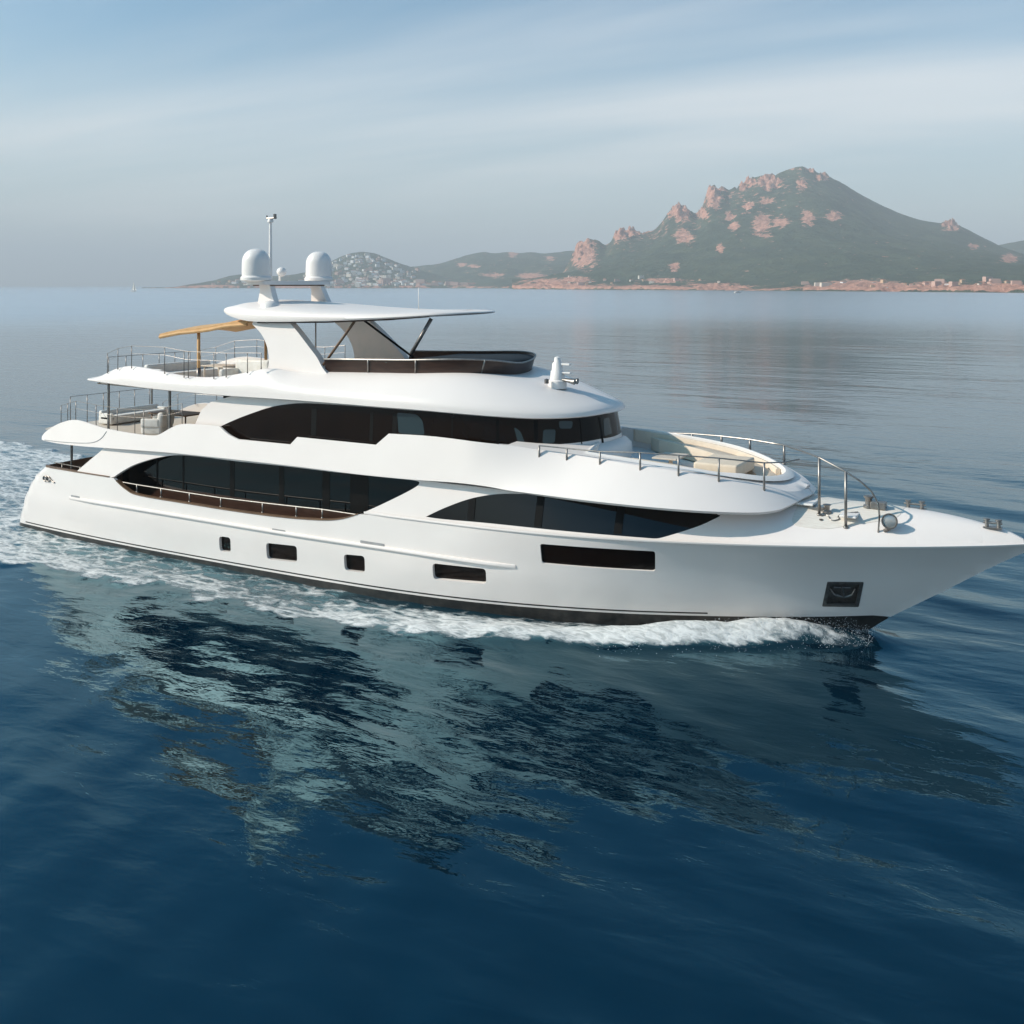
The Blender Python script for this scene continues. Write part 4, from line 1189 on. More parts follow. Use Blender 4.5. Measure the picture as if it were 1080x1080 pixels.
# the yacht's own water: a bow wave, a trough, foam along the side and the wake astern
FO_PX = [(905, 672), (890, 686), (870, 688), (845, 684), (815, 683), (780, 685), (740, 687), (700, 688), (640, 685), (560, 681.5), (480, 674), (420, 668), (340, 661), (300, 655), (260, 645), (200, 633), (160, 620), (110, 614), (75, 610.5), (40, 603), (0, 598)]
fo_tab = sorted((at_z(a, b, SEA).x, -at_z(a, b, SEA).y) for a, b in FO_PX)
fx = np.array([a for a, b in fo_tab]); fy = np.array([b for a, b in fo_tab])
fx = np.concatenate([[-60, -25, -12], fx]); fy = np.concatenate([[17, 12.5, 10.5], fy])
yout = np.interp(X, fx, fy)
hxs = np.arange(-2, 38.6, 0.25)
hb = np.array([half(x, 0.05) if x > 0.1 else half(0.3, 0.05) for x in hxs])
yin = np.where(X < 0, 0.0, np.interp(X, hxs, hb)); yin = np.where(X > 38, 0, yin)
aY = np.abs(Y)
wob = 0.35 * np.sin(X * 1.3 + 2 * np.sin(X * 0.37)) + 0.2 * np.sin(X * 3.1 + 1)
wob *= np.clip((36 - X) / 8, 0.15, 1)
band = np.clip((yout + wob - aY) / 0.55, 0, 1)
fresh = np.interp(X, [-60, -25, -5, 3, 10, 17, 23, 28, 33, 36.5, 38.3, 38.8], [.48, .55, .68, .68, .56, .49, .53, .72, .86, .55, .22, 0])
rel = np.clip((aY - yin) / np.maximum(yout - yin, 0.3), 0, 1)
# clear strip beside the hull amidships, thicker ridge on the outer edge
cross = np.interp(rel, [0, .15, .45, .8, 1], [.74, .78, .86, 1.0, .95])
cross = np.where((X > 20) & (X < 32), np.interp(rel, [0, .12, .35, .75, 1], [.45, .62, 1.0, 1.12, 1.0]), cross)
F_att = band * fresh * cross
crest = yin + 0.25 + 0.16 * np.clip(37.6 - X, 0, 30)
gcr = np.interp(X, [24, 28, 32, 34.6, 35.6, 36.6, 37.6, 38.3], [.2, .65, 1.0, .95, .52, .40, .32, 0])
F_att = np.maximum(F_att, gcr * np.exp(-(np.maximum(0, np.abs(aY - crest - 0.15) - 0.25) / (0.35 + 0.02 * np.clip(37 - X, 0, 10))) ** 2))
F_att = np.where(X > 38.6, 0, F_att)
# bow wave
hbw = np.interp(X, [20, 26, 30, 33, 35.5, 37, 38.2, 39], [0, .14, .36, .62, .72, .50, .1, 0])
wbw = np.interp(X, [20, 38], [1.2, .45])
H += hbw * np.exp(-((aY - crest) / wbw) ** 2)
tr_ = np.interp(X, [2, 8, 14, 22, 28, 31], [0, .05, .12, .15, .06, 0])
H -= tr_ * np.exp(-((aY - yin - 0.6) / 1.6) ** 2)
H += band * 0.10 * np.where(X < 12, 1, .3) * np.exp(-((aY - yout) / 1.0) ** 2) * np.clip((24 - X) / 12, 0, 1)
# churned surface where the foam lies
ch = np.zeros_like(H)
for k in range(26):
    l = rng.uniform(0.7, 2.2); th = rng.uniform(0, 6.28)
    ch += 0.006 * np.sin(2 * np.pi / l * (np.cos(th) * X + np.sin(th) * Y) + rng.uniform(0, 6.28))
H += ch * np.clip(F_att * 1.4, 0, 1) * (dist < 90)
nxv, nyv = X.shape
verts = np.stack([X, Y, H + SEA], -1).reshape(-1, 3)
i, j = np.meshgrid(np.arange(nxv - 1), np.arange(nyv - 1), indexing='ij')
a = (i * nyv + j).ravel()
faces = np.stack([a, a + nyv, a + nyv + 1, a + 1], -1)
me = bpy.data.meshes.new('sea')
me.vertices.add(len(verts)); me.vertices.foreach_set('co', verts.ravel())
me.loops.add(faces.size); me.loops.foreach_set('vertex_index', faces.ravel().astype(np.int32))
me.polygons.add(len(faces)); me.polygons.foreach_set('loop_start', np.arange(0, faces.size, 4, dtype=np.int32))
me.polygons.foreach_set('loop_total', np.full(len(faces), 4, dtype=np.int32))
me.polygons.foreach_set('use_smooth', np.ones(len(faces), dtype=bool))
me.update(calc_edges=True)
at = me.attributes.new('foam', 'FLOAT', 'POINT'); at.data.foreach_set('value', F_att.ravel().astype(np.float32))
sea = link(bpy.data.objects.new('sea', me)); tag(sea, kind='structure')

SEAM = mat('sea_water', (0.00002, 0.0105, 0.0225), 0.03, ior=1.55)
def sea_nodes(m):
    nt = m.node_tree; b = nt.nodes['Principled BSDF']; out = nt.nodes['Material Output']
    gp = N(m, 'ShaderNodeNewGeometry')
    def noise_(scale, detail, stretch, rot=0.0, rough=0.5, dist=0.0):
        mpn = N(m, 'ShaderNodeMapping'); mpn.inputs['Scale'].default_value = stretch; mpn.inputs['Rotation'].default_value = (0, 0, rot)
        L(m, gp.outputs['Position'], mpn.inputs[0])
        n = N(m, 'ShaderNodeTexNoise'); n.inputs['Scale'].default_value = scale; n.inputs['Detail'].default_value = detail
        n.inputs['Roughness'].default_value = rough; n.inputs['Distortion'].default_value = dist
        L(m, mpn.outputs[0], n.inputs['Vector']); return n.outputs['Fac']
    def mth(op, x, y=None, clamp=False):
        n = N(m, 'ShaderNodeMath'); n.operation = op; n.use_clamp = clamp
        for k, v in enumerate((x, y)):
            if v is None: continue
            if isinstance(v, (int, float)): n.inputs[k].default_value = v
            else: L(m, v, n.inputs[k])
        return n.outputs[0]
    def mr(x, a, b_, c=0.0, d=1.0, smooth=True):
        n = N(m, 'ShaderNodeMapRange'); n.interpolation_type = 'SMOOTHSTEP' if smooth else 'LINEAR'
        n.inputs['From Min'].default_value = a; n.inputs['From Max'].default_value = b_
        n.inputs['To Min'].default_value = c; n.inputs['To Max'].default_value = d
        L(m, x, n.inputs['Value']); return n.outputs[0]
        # mirror roughness set to rise with distance from the yacht, blurring far reflections
    vd = N(m, 'ShaderNodeVectorMath'); vd.operation = 'DISTANCE'; vd.inputs[1].default_value = (26, -18, 0); L(m, gp.outputs['Position'], vd.inputs[0])
    # ripples: wind ripples in metres, then wavelets, and broad gusts that calm or roughen them
    r1 = noise_(0.85, 4, (1.0, 2.2, 1), -PHI + 0.15, 0.5, 0.3)
    r2 = noise_(2.2, 2, (1.0, 1.9, 1), -PHI - 0.2, 0.5, 0.2)
    r3 = noise_(0.07, 3, (1.0, 3.0, 1), -PHI, 0.55)
    gust = mr(noise_(0.011, 4, (1.0, 3.2, 1), -PHI, 0.55), 0.36, 0.64, 0.55, 1.0)
    hgt = mth('ADD', mth('MULTIPLY', r1, 0.031), mth('MULTIPLY', r2, 0.0020))
    hgt = mth('ADD', hgt, mth('MULTIPLY', r3, 0.2))
    fa = N(m, 'ShaderNodeAttribute'); fa.attribute_name = 'foam'; fa.attribute_type = 'GEOMETRY'
    f1 = noise_(1.15, 10, (0.20, 1.0, 1.0), 0.03, 0.68, 0.7)
    f2 = noise_(5.5, 6, (0.45, 1.0, 1.0), 0.0, 0.62, 0.8)
    vor = N(m, 'ShaderNodeTexVoronoi'); vor.feature = 'DISTANCE_TO_EDGE'; vor.inputs['Scale'].default_value = 1.6
    mpv = N(m, 'ShaderNodeMapping'); mpv.inputs['Scale'].default_value = (0.5, 1, 1); L(m, gp.outputs['Position'], mpv.inputs[0])
    wv = N(m, 'ShaderNodeVectorMath'); wv.operation = 'ADD'; nn = N(m, 'ShaderNodeTexNoise'); nn.inputs['Scale'].default_value = 0.9; nn.inputs['Detail'].default_value = 5
    L(m, gp.outputs['Position'], nn.inputs['Vector']); L(m, mpv.outputs[0], wv.inputs[0]); L(m, nn.outputs['Color'], wv.inputs[1]); L(m, wv.outputs[0], vor.inputs['Vector'])
    lace = mr(vor.outputs['Distance'], 0.0, 0.34, 0.17, 0.0)
    tex = mth('ADD', mth('ADD', mth('MULTIPLY', f1, 0.60), mth('MULTIPLY', f2, 0.40)), lace)
    thr = mth('SUBTRACT', 0.985, mth('MULTIPLY', fa.outputs['Fac'], 0.92))
    raw = mth('SUBTRACT', tex, thr)
    foam = mr(raw, -0.06, 0.26)
    foam = mth('MULTIPLY', foam, mr(fa.outputs['Fac'], 0.05, 0.25))
    hgt2 = mth('ADD', mth('MULTIPLY', hgt, gust), mth('MULTIPLY', foam, mth('MULTIPLY', mth('ADD', f2, f1), 0.05)))
    bp = N(m, 'ShaderNodeBump'); bp.inputs['Strength'].default_value = 0.85; bp.inputs['Distance'].default_value = 1.0
    L(m, hgt2, bp.inputs['Height'])
    # water body: milky turquoise where air is churned into it
    aer = mr(fa.outputs['Fac'], 0.15, 0.9, 0.0, 0.75)
    mx = N(m, 'ShaderNodeMixRGB'); mx.inputs['Color1'].default_value = b.inputs['Base Color'].default_value; mx.inputs['Color2'].default_value = (0.06, 0.16, 0.19, 1)
    L(m, aer, mx.inputs['Fac'])
    fb = N(m, 'ShaderNodeBsdfPrincipled'); fb.inputs['Roughness'].default_value = 0.8
    fc = N(m, 'ShaderNodeMixRGB'); fc.inputs['Color1'].default_value = (0.45, 0.46, 0.45, 1); fc.inputs['Color2'].default_value = (0.78, 0.78, 0.76, 1)
    L(m, mr(f2, 0.35, 0.62), fc.inputs['Fac']); L(m, fc.outputs[0], fb.inputs['Base Color'])
    bp2 = N(m, 'ShaderNodeBump'); bp2.inputs['Strength'].default_value = 0.4; bp2.inputs['Distance'].default_value = 0.25
    L(m, tex, bp2.inputs['Height']); L(m, bp2.outputs[0], fb.inputs['Normal'])
    ms = N(m, 'ShaderNodeMixShader'); L(m, mth('MULTIPLY', foam, 0.92), ms.inputs[0]); L(m, fb.outputs[0], ms.inputs[2])
    L(m, ms.outputs[0], out.inputs['Surface'])
    # the water itself: a dark blue body under a Fresnel mirror
    df = N(m, 'ShaderNodeBsdfDiffuse'); L(m, mx.outputs[0], df.inputs['Color']); L(m, bp.outputs[0], df.inputs['Normal'])
    gl = N(m, 'ShaderNodeBsdfGlossy');  L(m, bp.outputs[0], gl.inputs['Normal'])
    L(m, mr(vd.outputs['Value'], 60, 420, 0.03, 0.22), gl.inputs['Roughness'])
    fr = N(m, 'ShaderNodeFresnel'); fr.inputs['IOR'].default_value = 1.70; L(m, bp.outputs[0], fr.inputs['Normal'])
    tn = N(m, 'ShaderNodeMixRGB'); tn.inputs['Color1'].default_value = (0.36, 0.78, 0.90, 1); tn.inputs['Color2'].default_value = (0.98, 1.0, 1.02, 1)
    L(m, mr(fr.outputs[0], 0.09, 0.55, 0, 1, False), tn.inputs['Fac']); L(m, tn.outputs[0], gl.inputs['Color'])
    wm = N(m, 'ShaderNodeMixShader'); L(m, fr.outputs[0], wm.inputs[0]); L(m, df.outputs[0], wm.inputs[1]); L(m, gl.outputs[0], wm.inputs[2])
    L(m, wm.outputs[0], ms.inputs[1])
    nt.nodes.remove(b)
sea_nodes(SEAM)
me.materials.append(SEAM)

# spray thrown up by the stem
SPRAY = mat('spray_foam', (0.72, 0.75, 0.77), 0.7)
sb = MB()
def drop(p, s):
    v = [p + Vector(q) * s for q in ((1, 0, -.5), (-.6, .8, -.5), (-.6, -.8, -.5), (0, 0, .9))]
    sb.add(v, [[0, 1, 2], [0, 3, 1], [1, 3, 2], [2, 3, 0]], True)
for k in range(9000):
    x = 30.5 + 7.3 * random.random() ** 0.75
    yi = half(x, 0.1); c_ = yi + 0.25 + 0.16 * max(0, 37.6 - x)
    hh = float(np.interp(x, [30, 33, 35.5, 37, 38], [.25, .5, .7, .6, .2]))
    sd = random.choice((-1, 1))
    yy = c_ + random.gauss(0.15, 0.28 + 0.03 * (37.6 - x)); z = SEA + 1.25 * hh * random.random() ** 1.5 * math.exp(-((yy - c_) / 0.7) ** 2) + 0.05
    if yy < half(x, z) + 0.03: continue
    drop(Vector((x, sd * yy, z)), random.uniform(0.004, 0.016))
sp_ = sb.build('bow_spray', SPRAY, None, False); tag(sp_, kind='stuff')

# ================================================================== THE COAST
def RD(r, d): return CX + r * cR[0] + d * cD[0], CY + r * cR[1] + d * cD[1]
def px2r(px, d): return (px - 540) / FPX * d
def fbm(x, y, s, o=5, seed=0.0):
    return noise.fractal(Vector((x / s, y / s, seed)), 0.9, 2.1, o)
def ridged(x, y, s, seed=0.0, o=6):
    return noise.ridged_multi_fractal(Vector((x / s, y / s, seed)), 0.9, 2.1, o, 1.0, 2.0)
def land(name, r0, r1, nr, d0, d1, nd, hfun, material, rockfun=None):
    vs, fs, rk = [], [], []
    for a in range(nr + 1):
        for b in range(nd + 1):
            r = r0 + (r1 - r0) * a / nr; d = d0 + (d1 - d0) * b / nd
            h, ro = hfun(r, d); x, y = RD(r, d); vs.append((x, y, h)); rk.append(ro)
    m_ = nd + 1
    for a in range(nr):
        for b in range(nd):
            q = (a * m_ + b, (a + 1) * m_ + b, (a + 1) * m_ + b + 1, a * m_ + b + 1)
            if max(vs[k][2] for k in q) > SEA - 1.5: fs.append(q)
    me = bpy.data.meshes.new(name); me.from_pydata(vs, [], fs)
    me.polygons.foreach_set('use_smooth', [True] * len(fs))
    at = me.attributes.new('rock', 'FLOAT', 'POINT'); at.data.foreach_set('value', rk)
    me.materials.append(material)
    o = link(bpy.data.objects.new(name, me)); tag(o, kind='structure'); return o

def hill_mat(name, veg1, veg2, rock1, rock2):
    m = mat(name, veg1, 0.95, spec=0.1); b = m.node_tree.nodes['Principled BSDF']
    gp = N(m, 'ShaderNodeNewGeometry'); ra = N(m, 'ShaderNodeAttribute'); ra.attribute_name = 'rock'
    def nz_(s, d, rough=0.6):
        n = N(m, 'ShaderNodeTexNoise'); n.inputs['Scale'].default_value = s; n.inputs['Detail'].default_value = d; n.inputs['Roughness'].default_value = rough
        L(m, gp.outputs['Position'], n.inputs['Vector']); return n.outputs['Fac']
    def mrr(x, a, c):
        n = N(m, 'ShaderNodeMapRange'); n.inputs['From Min'].default_value = a; n.inputs['From Max'].default_value = c; L(m, x, n.inputs['Value']); return n.outputs[0]
    def mix(f, a, c):
        n = N(m, 'ShaderNodeMixRGB'); L(m, f, n.inputs['Fac'])
        for k, v in ((1, a), (2, c)):
            if isinstance(v, tuple): n.inputs[k].default_value = (*v, 1)
            else: L(m, v, n.inputs[k])
        return n.outputs[0]
    veg = mix(mrr(nz_(0.012, 8, 0.7), 0.38, 0.62), veg1, veg2)  # scrub tones, contrast raised to put dark shadows into the colour
    roc = mix(mrr(nz_(0.07, 7, 0.75), 0.42, 0.60), rock1, rock2)  # rock tones, with cracks and shadows put into the darker one
    ad = N(m, 'ShaderNodeMath'); ad.operation = 'ADD'; L(m, ra.outputs['Fac'], ad.inputs[0])
    n5 = nz_(0.034, 9, 0.72); sc = N(m, 'ShaderNodeMath'); sc.operation = 'MULTIPLY_ADD'; L(m, n5, sc.inputs[0]); sc.inputs[1].default_value = 3.2; sc.inputs[2].default_value = -1.66
    L(m, sc.outputs[0], ad.inputs[1])
    f = mrr(ad.outputs[0], 0.43, 0.49)
    L(m, mix(f, veg, roc), b.inputs['Base Color'])
    bp = N(m, 'ShaderNodeBump'); bp.inputs['Strength'].default_value = 1.0; bp.inputs['Distance'].default_value = 22.0
    L(m, nz_(0.03, 8, 0.7), bp.inputs['Height']); L(m, bp.outputs[0], b.inputs['Normal'])
    return m
HILLM = hill_mat('scrub_and_porphyry', (0.034, 0.058, 0.034), (0.088, 0.110, 0.062), (0.76, 0.39, 0.275), (0.46, 0.21, 0.145))

# --- the big red-rock mountain
SIL = [(540, 299), (575, 297), (590, 291), (597, 282), (604, 268), (612, 257), (620, 252), (630, 253), (638, 258), (643, 256), (650, 247), (662, 243), (675, 245), (688, 244), (697, 236), (705, 225), (717, 217), (727, 221), (735, 226), (741, 217), (746, 201), (753, 195), (763, 197), (769, 200), (777, 195), (790, 188.5), (800, 185), (815, 184), (830, 179), (845, 175), (853, 177), (862, 181), (875, 186), (890, 194), (910, 206), (930, 216), (950, 225.5), (970, 231.5), (988, 234.5), (1002, 234), (1012, 238), (1030, 247), (1050, 257), (1070, 265), (1100, 272), (1160, 280), (1230, 290), (1300, 298)]
SIL_SOFT = [(480, 300), (540, 297), (600, 276), (650, 254), (700, 238), (750, 212), (800, 191), (845, 181), (900, 200), (960, 226), (1030, 246), (1100, 270), (1200, 286), (1300, 298)]
DC = 3900.0
def shore(r_px):                                   # distance of the waterline along each bearing
    return sm_tab([(480, 3350), (560, 2950), (600, 2760), (700, 2420), (800, 2150), (900, 1900), (1000, 1680), (1080, 1560), (1200, 1400), (1400, 1200)], r_px)
OUT = [(615, 266, 13, 15), (655, 247, 14, 6), (717, 224, 12, 9), (722, 249, 9, 7), (753, 207, 9, 13), (812, 192, 12, 8), (803, 237, 9, 11), (823, 234, 8, 6), (790, 192, 8, 5), (783, 196, 6, 4), (1003, 238, 9, 5), (1065, 272, 8, 4), (760, 262, 4, 4), (775, 238, 5, 4), (789, 217, 6, 4), (808, 212, 7, 4), (856, 178, 6, 3), (1027, 260, 5, 3), (711, 281, 5, 4), (740, 226, 7, 4), (845, 195, 5, 6), (852, 230, 6, 7), (880, 228, 7, 5), (770, 228, 5, 5), (868, 187, 6, 4), (582, 299, 30, 5), (606, 296, 16, 4), (668, 244, 16, 4), (905, 300, 36, 4), (940, 304, 20, 5), (760, 303, 34, 3), (1045, 303, 30, 4), (985, 301, 22, 3), (700, 296, 22, 2)]
def h_mount(r, d):
    pxc = 540 + r / d * FPX                       # bearing from the viewpoint the survey was taken from
    ds = shore(pxc)
    s = (d - ds) / (DC - ds)
    x, y = RD(r, d)
    wp = pxc + 26 * fbm(x, y, 380, 4, 5.5) * sstep(1.0, 0.5, s)
    k_ = sstep(0.55, 0.97, s)
    crest = (HOR - (sm_tab(SIL, wp) * k_ + sm_tab(SIL_SOFT, wp) * (1 - k_))) / FPX * DC + 11
    nb = fbm(x, y, 420, 6, 1.3); ng = ridged(x, y, 700, 4.2)
    if d <= DC:
        if s < 0: 
            return SEA - 6 + 6 * math.exp(s * 60), 0.0
        low = 9 + 26 * sstep(0.0, 0.33, s) + 7 * nb
        low *= sstep(-0.004, 0.012, s) 
        p = max(0.0, (s - 0.18) / 0.82)
        prof = p ** 1.25
        gl = (ng - 1.1) * 70 * p * (1 - p) ** 0.8 * min(1.0, crest / 250)
        h = low * (1 - prof) + crest * prof + gl + nb * 26 * p * (1 - p) * 2
    else:
        t = (d - DC) / 1500; h = crest * max(0.0, 1 - t) ** 1.4
        prof = 1
    py = HOR - (h - 11) / d * FPX
    rock = 0.0
    for (ax, ay, wx, wy) in OUT:
        e = ((pxc - ax) / wx) ** 2 + ((py - ay) / wy) ** 2
        if e < 6: rock = max(rock, math.exp(-e * 0.75) * 1.15)
    fine = fbm(x, y, 60, 5, 7.7)
    if rock > 0.25 and d <= DC + 200:
        jag = ridged(x, y, 62, 2.0, 5) + 0.7 * ridged(x, y, 24, 5.5, 3)
        h += (rock - 0.25) * (8 + 34 * sstep(0.72, 0.95, s)) * (jag - 2.0)
    h += fine * 3.0 * min(1, max(0, s) * 8)
    cliff = sstep(0.10, 0.02, s) * (0.72 + 0.35 * fbm(x, y, 150, 3, 3.1)) + 0.28 * sstep(0.22, 0.05, s) * (0.7 + fbm(x, y, 110, 4, 9.1))
    rock = max(rock, cliff, 0.05 + 0.26 * sstep(0.55, 0.95, s) * sstep(930, 780, pxc))
    return h, rock
def land_polar(name, px0, px1, n, d_of, nd, hfun, material):
    """grid whose rows run inland from the shore (denser near the water and the crest)"""
    vs, fs, rk = [], [], []
    for a in range(n + 1):
        px = px0 + (px1 - px0) * a / n
        for b in range(nd + 1):
            d = d_of(px, b / nd); r = (px - 540) / FPX * d
            h, ro = hfun(r, d); x, y = RD(r, d); vs.append((x, y, h)); rk.append(ro)
    m_ = nd + 1
    for a in range(n):
        for b in range(nd): fs.append((a * m_ + b, (a + 1) * m_ + b, (a + 1) * m_ + b + 1, a * m_ + b + 1))
    me = bpy.data.meshes.new(name); me.from_pydata(vs, [], fs)
    me.polygons.foreach_set('use_smooth', [True] * len(fs))
    at = me.attributes.new('rock', 'FLOAT', 'POINT'); at.data.foreach_set('value', rk)
    me.materials.append(material)
    o = link(bpy.data.objects.new(name, me)); tag(o, kind='structure'); return o
def d_m(px, t):
    ds = shore(px); 
    if t < 0.06: return ds - 60 + 60 * t / 0.06
    if t < 0.85: return ds + (DC - ds) * (t - 0.06) / 0.79
    return DC + 1500 * (t - 0.85) / 0.15
land_polar('mountain', 540, 1300, 640, d_m, 190, h_mount, HILLM)

def ridge(name, sil, dc, shore_d, px0, px1, n, nd, rock0, outs=(), seed=0.0, lowland=8, pw=1.1, back=1200, material=HILLM):
    def hf(r, d):
        pxc = 540 + r / d * FPX; ds = shore_d(pxc) if callable(shore_d) else shore_d
        crest = max(1.0, (HOR - sm_tab(sil, pxc)) / FPX * dc + 11)
        s = (d - ds) / (dc - ds); x, y = RD(r, d)
        nb = fbm(x, y, 260, 6, seed)
        if s < 0: return SEA - 6 + 6 * math.exp(s * 60), 0.0
        if d <= dc:
            low = (lowland + 4 * nb) * sstep(-0.004, 0.02, s); p = max(0.0, (s - 0.1) / 0.9); pr = p ** pw
            low = min(low, crest)
            h = low * (1 - pr) + crest * pr + nb * 0.22 * crest * p * (1 - p) * 2
        else: h = crest * max(0, 1 - (d - dc) / back) ** 1.3
        h += fbm(x, y, 70, 4, seed + 3) * 3.0 * min(1, max(0, s) * 6) * min(1, crest / 40)
        py = HOR - (h - 11) / d * FPX; rock = 0
        for (ax, ay, wx, wy) in outs:
            e = ((pxc - ax) / wx) ** 2 + ((py - ay) / wy) ** 2
            if e < 6: rock = max(rock, math.exp(-e * 0.75) * 1.1)
        rock = max(rock, rock0, sstep(0.12, 0.0, s) * (0.62 + 0.4 * fbm(x, y, 160, 3, seed + 5)))
        return h, rock
    def dd(px, t):
        ds = shore_d(px) if callable(shore_d) else shore_d
        if t < 0.08: return ds - 50 + 50 * t / 0.08
        if t < 0.85: return ds + (dc - ds) * (t - 0.08) / 0.77
        return dc + back * (t - 0.85) / 0.15
    o = land_polar(name, px0, px1, n, dd, nd, hf, material); return o, hf
TOWN_SIL = [(150, 303.5), (185, 302.5), (200, 300), (215, 297.5), (226, 295.5), (240, 291.5), (256, 289.5), (275, 291), (300, 290.5), (322, 287), (338, 281), (350, 275), (362, 269.5), (374, 266.3), (386, 265.8), (398, 268), (408, 272), (418, 276.5), (432, 281), (450, 287), (475, 292), (500, 297), (520, 300)]
_, h_town = ridge('town_hill', TOWN_SIL, 4700.0, 4150.0, 150, 520, 200, 60, 0.12, (), 11.0, 10, 0.75)
MID_SIL = [(380, 299), (405, 291), (425, 283), (440, 280.5), (455, 279), (470, 276), (485, 271), (498, 267.5), (510, 265.5), (522, 266.8), (535, 265.6), (548, 266.5), (562, 266), (575, 267), (590, 265.5), (605, 264), (620, 263), (650, 262), (700, 270), (740, 285)]
ridge('middle_hill', MID_SIL, 5400.0, lambda p: sm_tab([(380, 4400), (470, 4200), (540, 3700), (600, 3400), (740, 3300)], p), 380, 740, 220, 70, 0.14, [(541, 268, 5, 3), (487, 279, 5, 2), (500, 281, 6, 1.5), (580, 272, 4, 2), (520, 290, 12, 2), (560, 291, 14, 3)], 23.0, 8, 1.0)
FAR_SIL = [(960, 295), (1010, 275), (1040, 262), (1054, 258), (1068, 255), (1085, 252), (1120, 245), (1170, 238), (1250, 232), (1330, 245), (1420, 270)]
ridge('far_right_hill', FAR_SIL, 4600.0, 4000.0, 960, 1420, 160, 50, 0.12, [(1064, 270, 8, 3)], 31.0, 8, 1.0)

# --- houses
ROOFT = noisy(mat('terracotta_roof', (0.40, 0.17, 0.10), 0.9), (0.30, 0.12, 0.07), 0.3)
WALLS = [mat('cream_render', (0.68, 0.60, 0.50), 0.9), mat('white_render', (0.78, 0.76, 0.73), 0.9), mat('ochre_render', (0.55, 0.38, 0.24), 0.9), mat('rose_render', (0.56, 0.36, 0.29), 0.9)]
def house_mesh(k, w, l, h, roof):
    wm_ = WALLS[k % 4]; mb = MB()
    mb.box((0, 0, h / 2 - 3), (w, l, h + 6))
    mb.box((w * 0.32, l * 0.1, h * 0.32 - 3), (w * 0.7, l * 0.55, h * 0.65 + 6))
    nw = len(mb.f)
    if roof:
        e = 0.6; a, b = w / 2 + e, l / 2 + e; rh = 2.2
        mb.add([(-a, -b, h + .01), (a, -b, h + .01), (a, b, h + .01), (-a, b, h + .01), (-a * 0.45, 0, h + rh), (a * 0.45, 0, h + rh)], [[0, 1, 5, 4], [1, 2, 5], [2, 3, 4, 5], [3, 0, 4], [3, 2, 1, 0]])
    else: mb.box((0, 0, h + 0.4), (w * 0.9, l * 0.9, 0.8))
    o = mb.build('house', wm_, None, False); me = o.data; bpy.data.objects.remove(o)
    me.materials.append(ROOFT if roof else wm_)
    for i, p in enumerate(me.polygons):
        if i >= nw: p.material_index = 1
    return me
HM = [house_mesh(k, w, l, h, r) for k, (w, l, h, r) in enumerate([(13, 10, 6.5, 1), (16, 11, 9, 0), (11, 9, 6, 1), (14, 12, 8, 1), (22, 11, 10, 0), (18, 12, 7, 1), (12, 10, 9, 1), (26, 12, 12, 0)])]
def put(me, r, d, h, label, group, s=1.0):
    o = bpy.data.objects.new('house', me); x, y = RD(r, d); o.location = (x, y, h); o.rotation_euler.z = PHI + random.uniform(-0.6, 0.6); o.scale = (s, s, s)
    link(o); tag(o, label, 'house', group); return o
rnd = random.Random(5)
placed = []
def scatter(n, pa, da, hf, label, group, minpx, meshes, s0=0.9, s1=1.3):
    c = 0; tries = 0
    while c < n and tries < n * 60:
        tries += 1
        px = pa(); d = da(px); r = px2r(px, d); h, ro = hf(r, d)
        if h < 4: continue
        py = HOR - (h + 3 - 11) / d * FPX
        if any(abs(px - a) < minpx and abs(py - b) < minpx * 0.55 for a, b in placed): continue
        placed.append((px, py)); put(meshes[rnd.randrange(len(meshes))], r, d, h, label, group, rnd.uniform(s0, s1)); c += 1
scatter(150, lambda: min(440, max(322, rnd.gauss(376, 27))), lambda p: 4160 + 470 * rnd.random() ** 1.1, h_town, 'small pale house among many on the steep town hill across the water', 'houses on the town hill', 3.3, [HM[i] for i in (0, 1, 5, 3, 4, 1, 4, 0, 5)], 0.65, 1.15)
scatter(34, lambda: rnd.uniform(330, 500), lambda p: 4165 + 90 * rnd.random(), h_town, 'small waterfront house at the foot of the distant town hill', 'waterfront houses below the town hill', 3.3, [HM[i] for i in (0, 3, 5, 7)], 1.0, 1.5)
scatter(18, lambda: rnd.uniform(225, 325), lambda p: 4170 + 150 * rnd.random(), h_town, 'small house on the low point left of the town hill', 'houses on the low point', 3.5, [HM[i] for i in (0, 2, 5)], 0.9, 1.3)
def d_coast(p): 
    return shore(p) + 50 + 260 * rnd.random()
scatter(42, lambda: rnd.choice([rnd.uniform(600, 760), rnd.uniform(840, 960), rnd.uniform(930, 1085), rnd.uniform(960, 1075)]), d_coast, h_mount, 'small pale villa on the low red-rock shore under the big mountain', 'villas along the foot of the mountain', 4.5, [HM[i] for i in (0, 2, 6, 3, 7, 4, 5)], 0.42, 0.72)

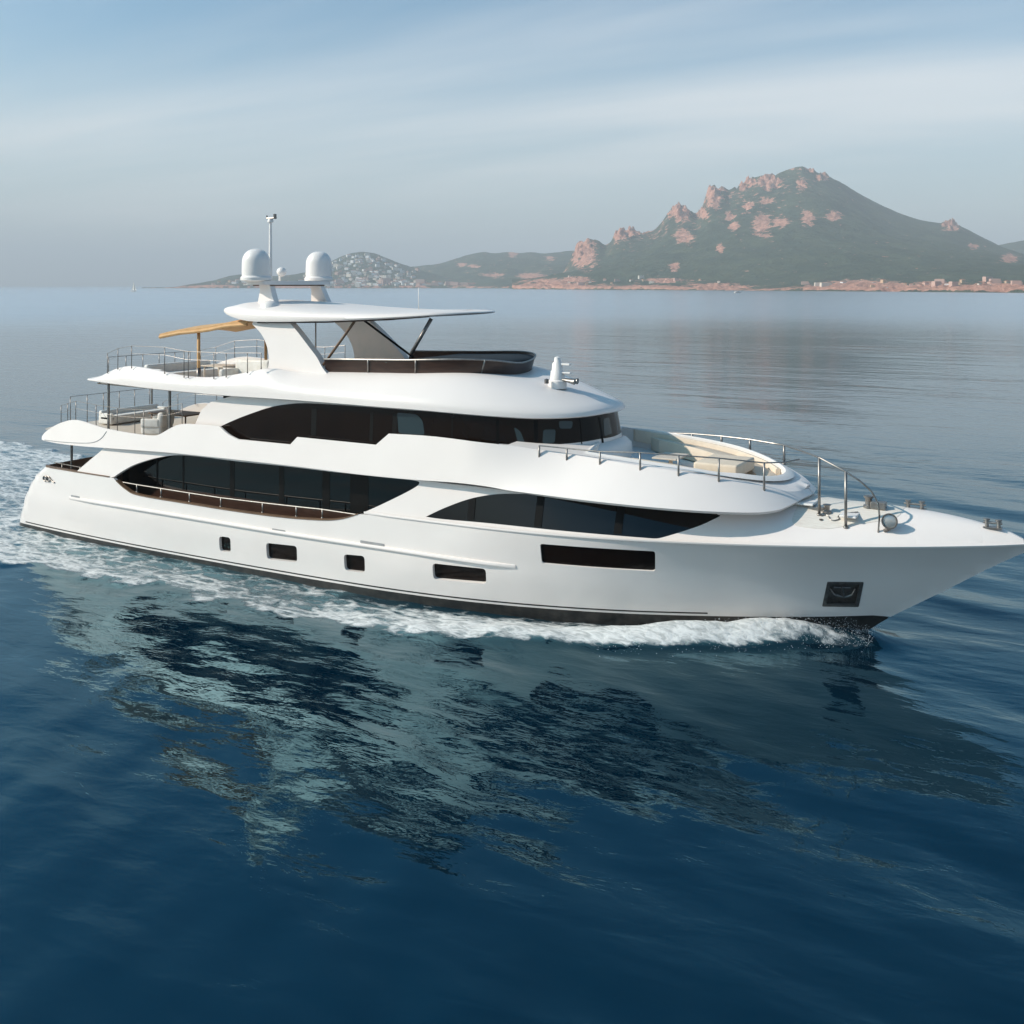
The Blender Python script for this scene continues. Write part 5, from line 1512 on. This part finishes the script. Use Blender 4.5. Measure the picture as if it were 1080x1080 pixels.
# --- boats far out
def far_boat(): 
    r = empty('sailboat', (*RD(px2r(141, 1900), 1900), SEA)); r.rotation_euler.z = PHI + R_(-25)
    tag(r, 'tiny white sailboat alone on the horizon at the far left', 'sailboat')
    mb = MB(); rows = []
    for i in range(9):
        t = i / 8; x = -6.5 + 13 * t; w = 1.9 * (1 - (abs(t - 0.4) / 0.6) ** 2.2) if t > 0.4 else 1.9 * (0.75 + 0.25 * t / 0.4)
        rows.append([(x, -w, 1.5), (x, -w * 0.8, 0.2), (x, 0, -0.6), (x, w * 0.8, 0.2), (x, w, 1.5), (x, 0, 1.6)])
    mb.loft(rows, True, True); mb.add(rows[0], [[0, 1, 2, 3, 4, 5]]); mb.build('hull', WHITE, r)
    mb = MB(); mb.tube([(0.6, 0, 1.4), (0.6, 0, 18.5)], 0.12, 8, 0.08); mb.build('mast', STEEL, r)
    def sail(name, a, b, c, belly):
        mb = MB(); rows = []
        a, b, c = Vector(a), Vector(b), Vector(c)
        for i in range(9):
            t = i / 8; p, q = a.lerp(c, t), b.lerp(c, t)
            rows.append([p.lerp(q, k / 6) + Vector((0, belly * math.sin(math.pi * k / 6) * (1 - t), 0)) for k in range(7)])
        mb.loft(rows, True); mb.loft([[p + Vector((0, .03, 0)) for p in r_] for r_ in rows], True); mb.build(name, COVER, r)
    sail('mainsail', (0.5, 0, 2.6), (-6.0, 0.5, 2.6), (0.5, 0, 18.2), 0.8)
    sail('jib', (6.2, 0, 1.8), (0.2, 1.2, 2.0), (0.7, 0, 15.5), 1.0)
far_boat()
r = empty('motorboat', (*RD(px2r(778, 1500), 1500), SEA)); r.rotation_euler.z = PHI + 0.3
tag(r, 'tiny white motorboat moored off the red-rock shore', 'motorboat')
mb = MB(); rows = []
for i in range(9):
    t = i / 8; x = -5 + 10 * t; w = 1.7 * (1 - max(0, (t - 0.45) / 0.55) ** 2.0)
    rows.append([(x, -w, 1.5 + 0.4 * t), (x, -w * 0.8, 0), (x, 0, -0.5), (x, w * 0.8, 0), (x, w, 1.5 + 0.4 * t), (x, 0, 1.6 + 0.4 * t)])
mb.loft(rows, True, True); mb.add(rows[0], [[0, 1, 2, 3, 4, 5]]); mb.build('hull', WHITE, r)
mb = MB(); mb.box((-0.8, 0, 2.2), (4, 2.2, 1.5), None, 0.3); mb.build('cabin', WHITE, r)
mb = MB(); mb.box((-0.8, 0, 2.45), (4.05, 2.25, 0.5), None, 0.02); mb.build('window', GLASS, r)

# ================================================================== HAZE
hz = MB(); hz.box((CX + cD[0] * 0, CY, (SEA - 2.5 + 620) / 2), (33000, 33000, 620 - (SEA - 2.5)))
HZM = bpy.data.materials.new('sea_haze'); HZM.use_nodes = True
hn = HZM.node_tree.nodes; hn.clear()
ho_ = hn.new('ShaderNodeOutputMaterial'); pv = hn.new('ShaderNodeVolumePrincipled')
pv.inputs['Color'].default_value = (0.90, 0.95, 1.0, 1); pv.inputs['Density'].default_value = 0.00018; pv.inputs['Anisotropy'].default_value = 0.0
HZM.node_tree.links.new(pv.outputs[0], ho_.inputs['Volume'])
haze = hz.build('haze', HZM); tag(haze, kind='stuff')
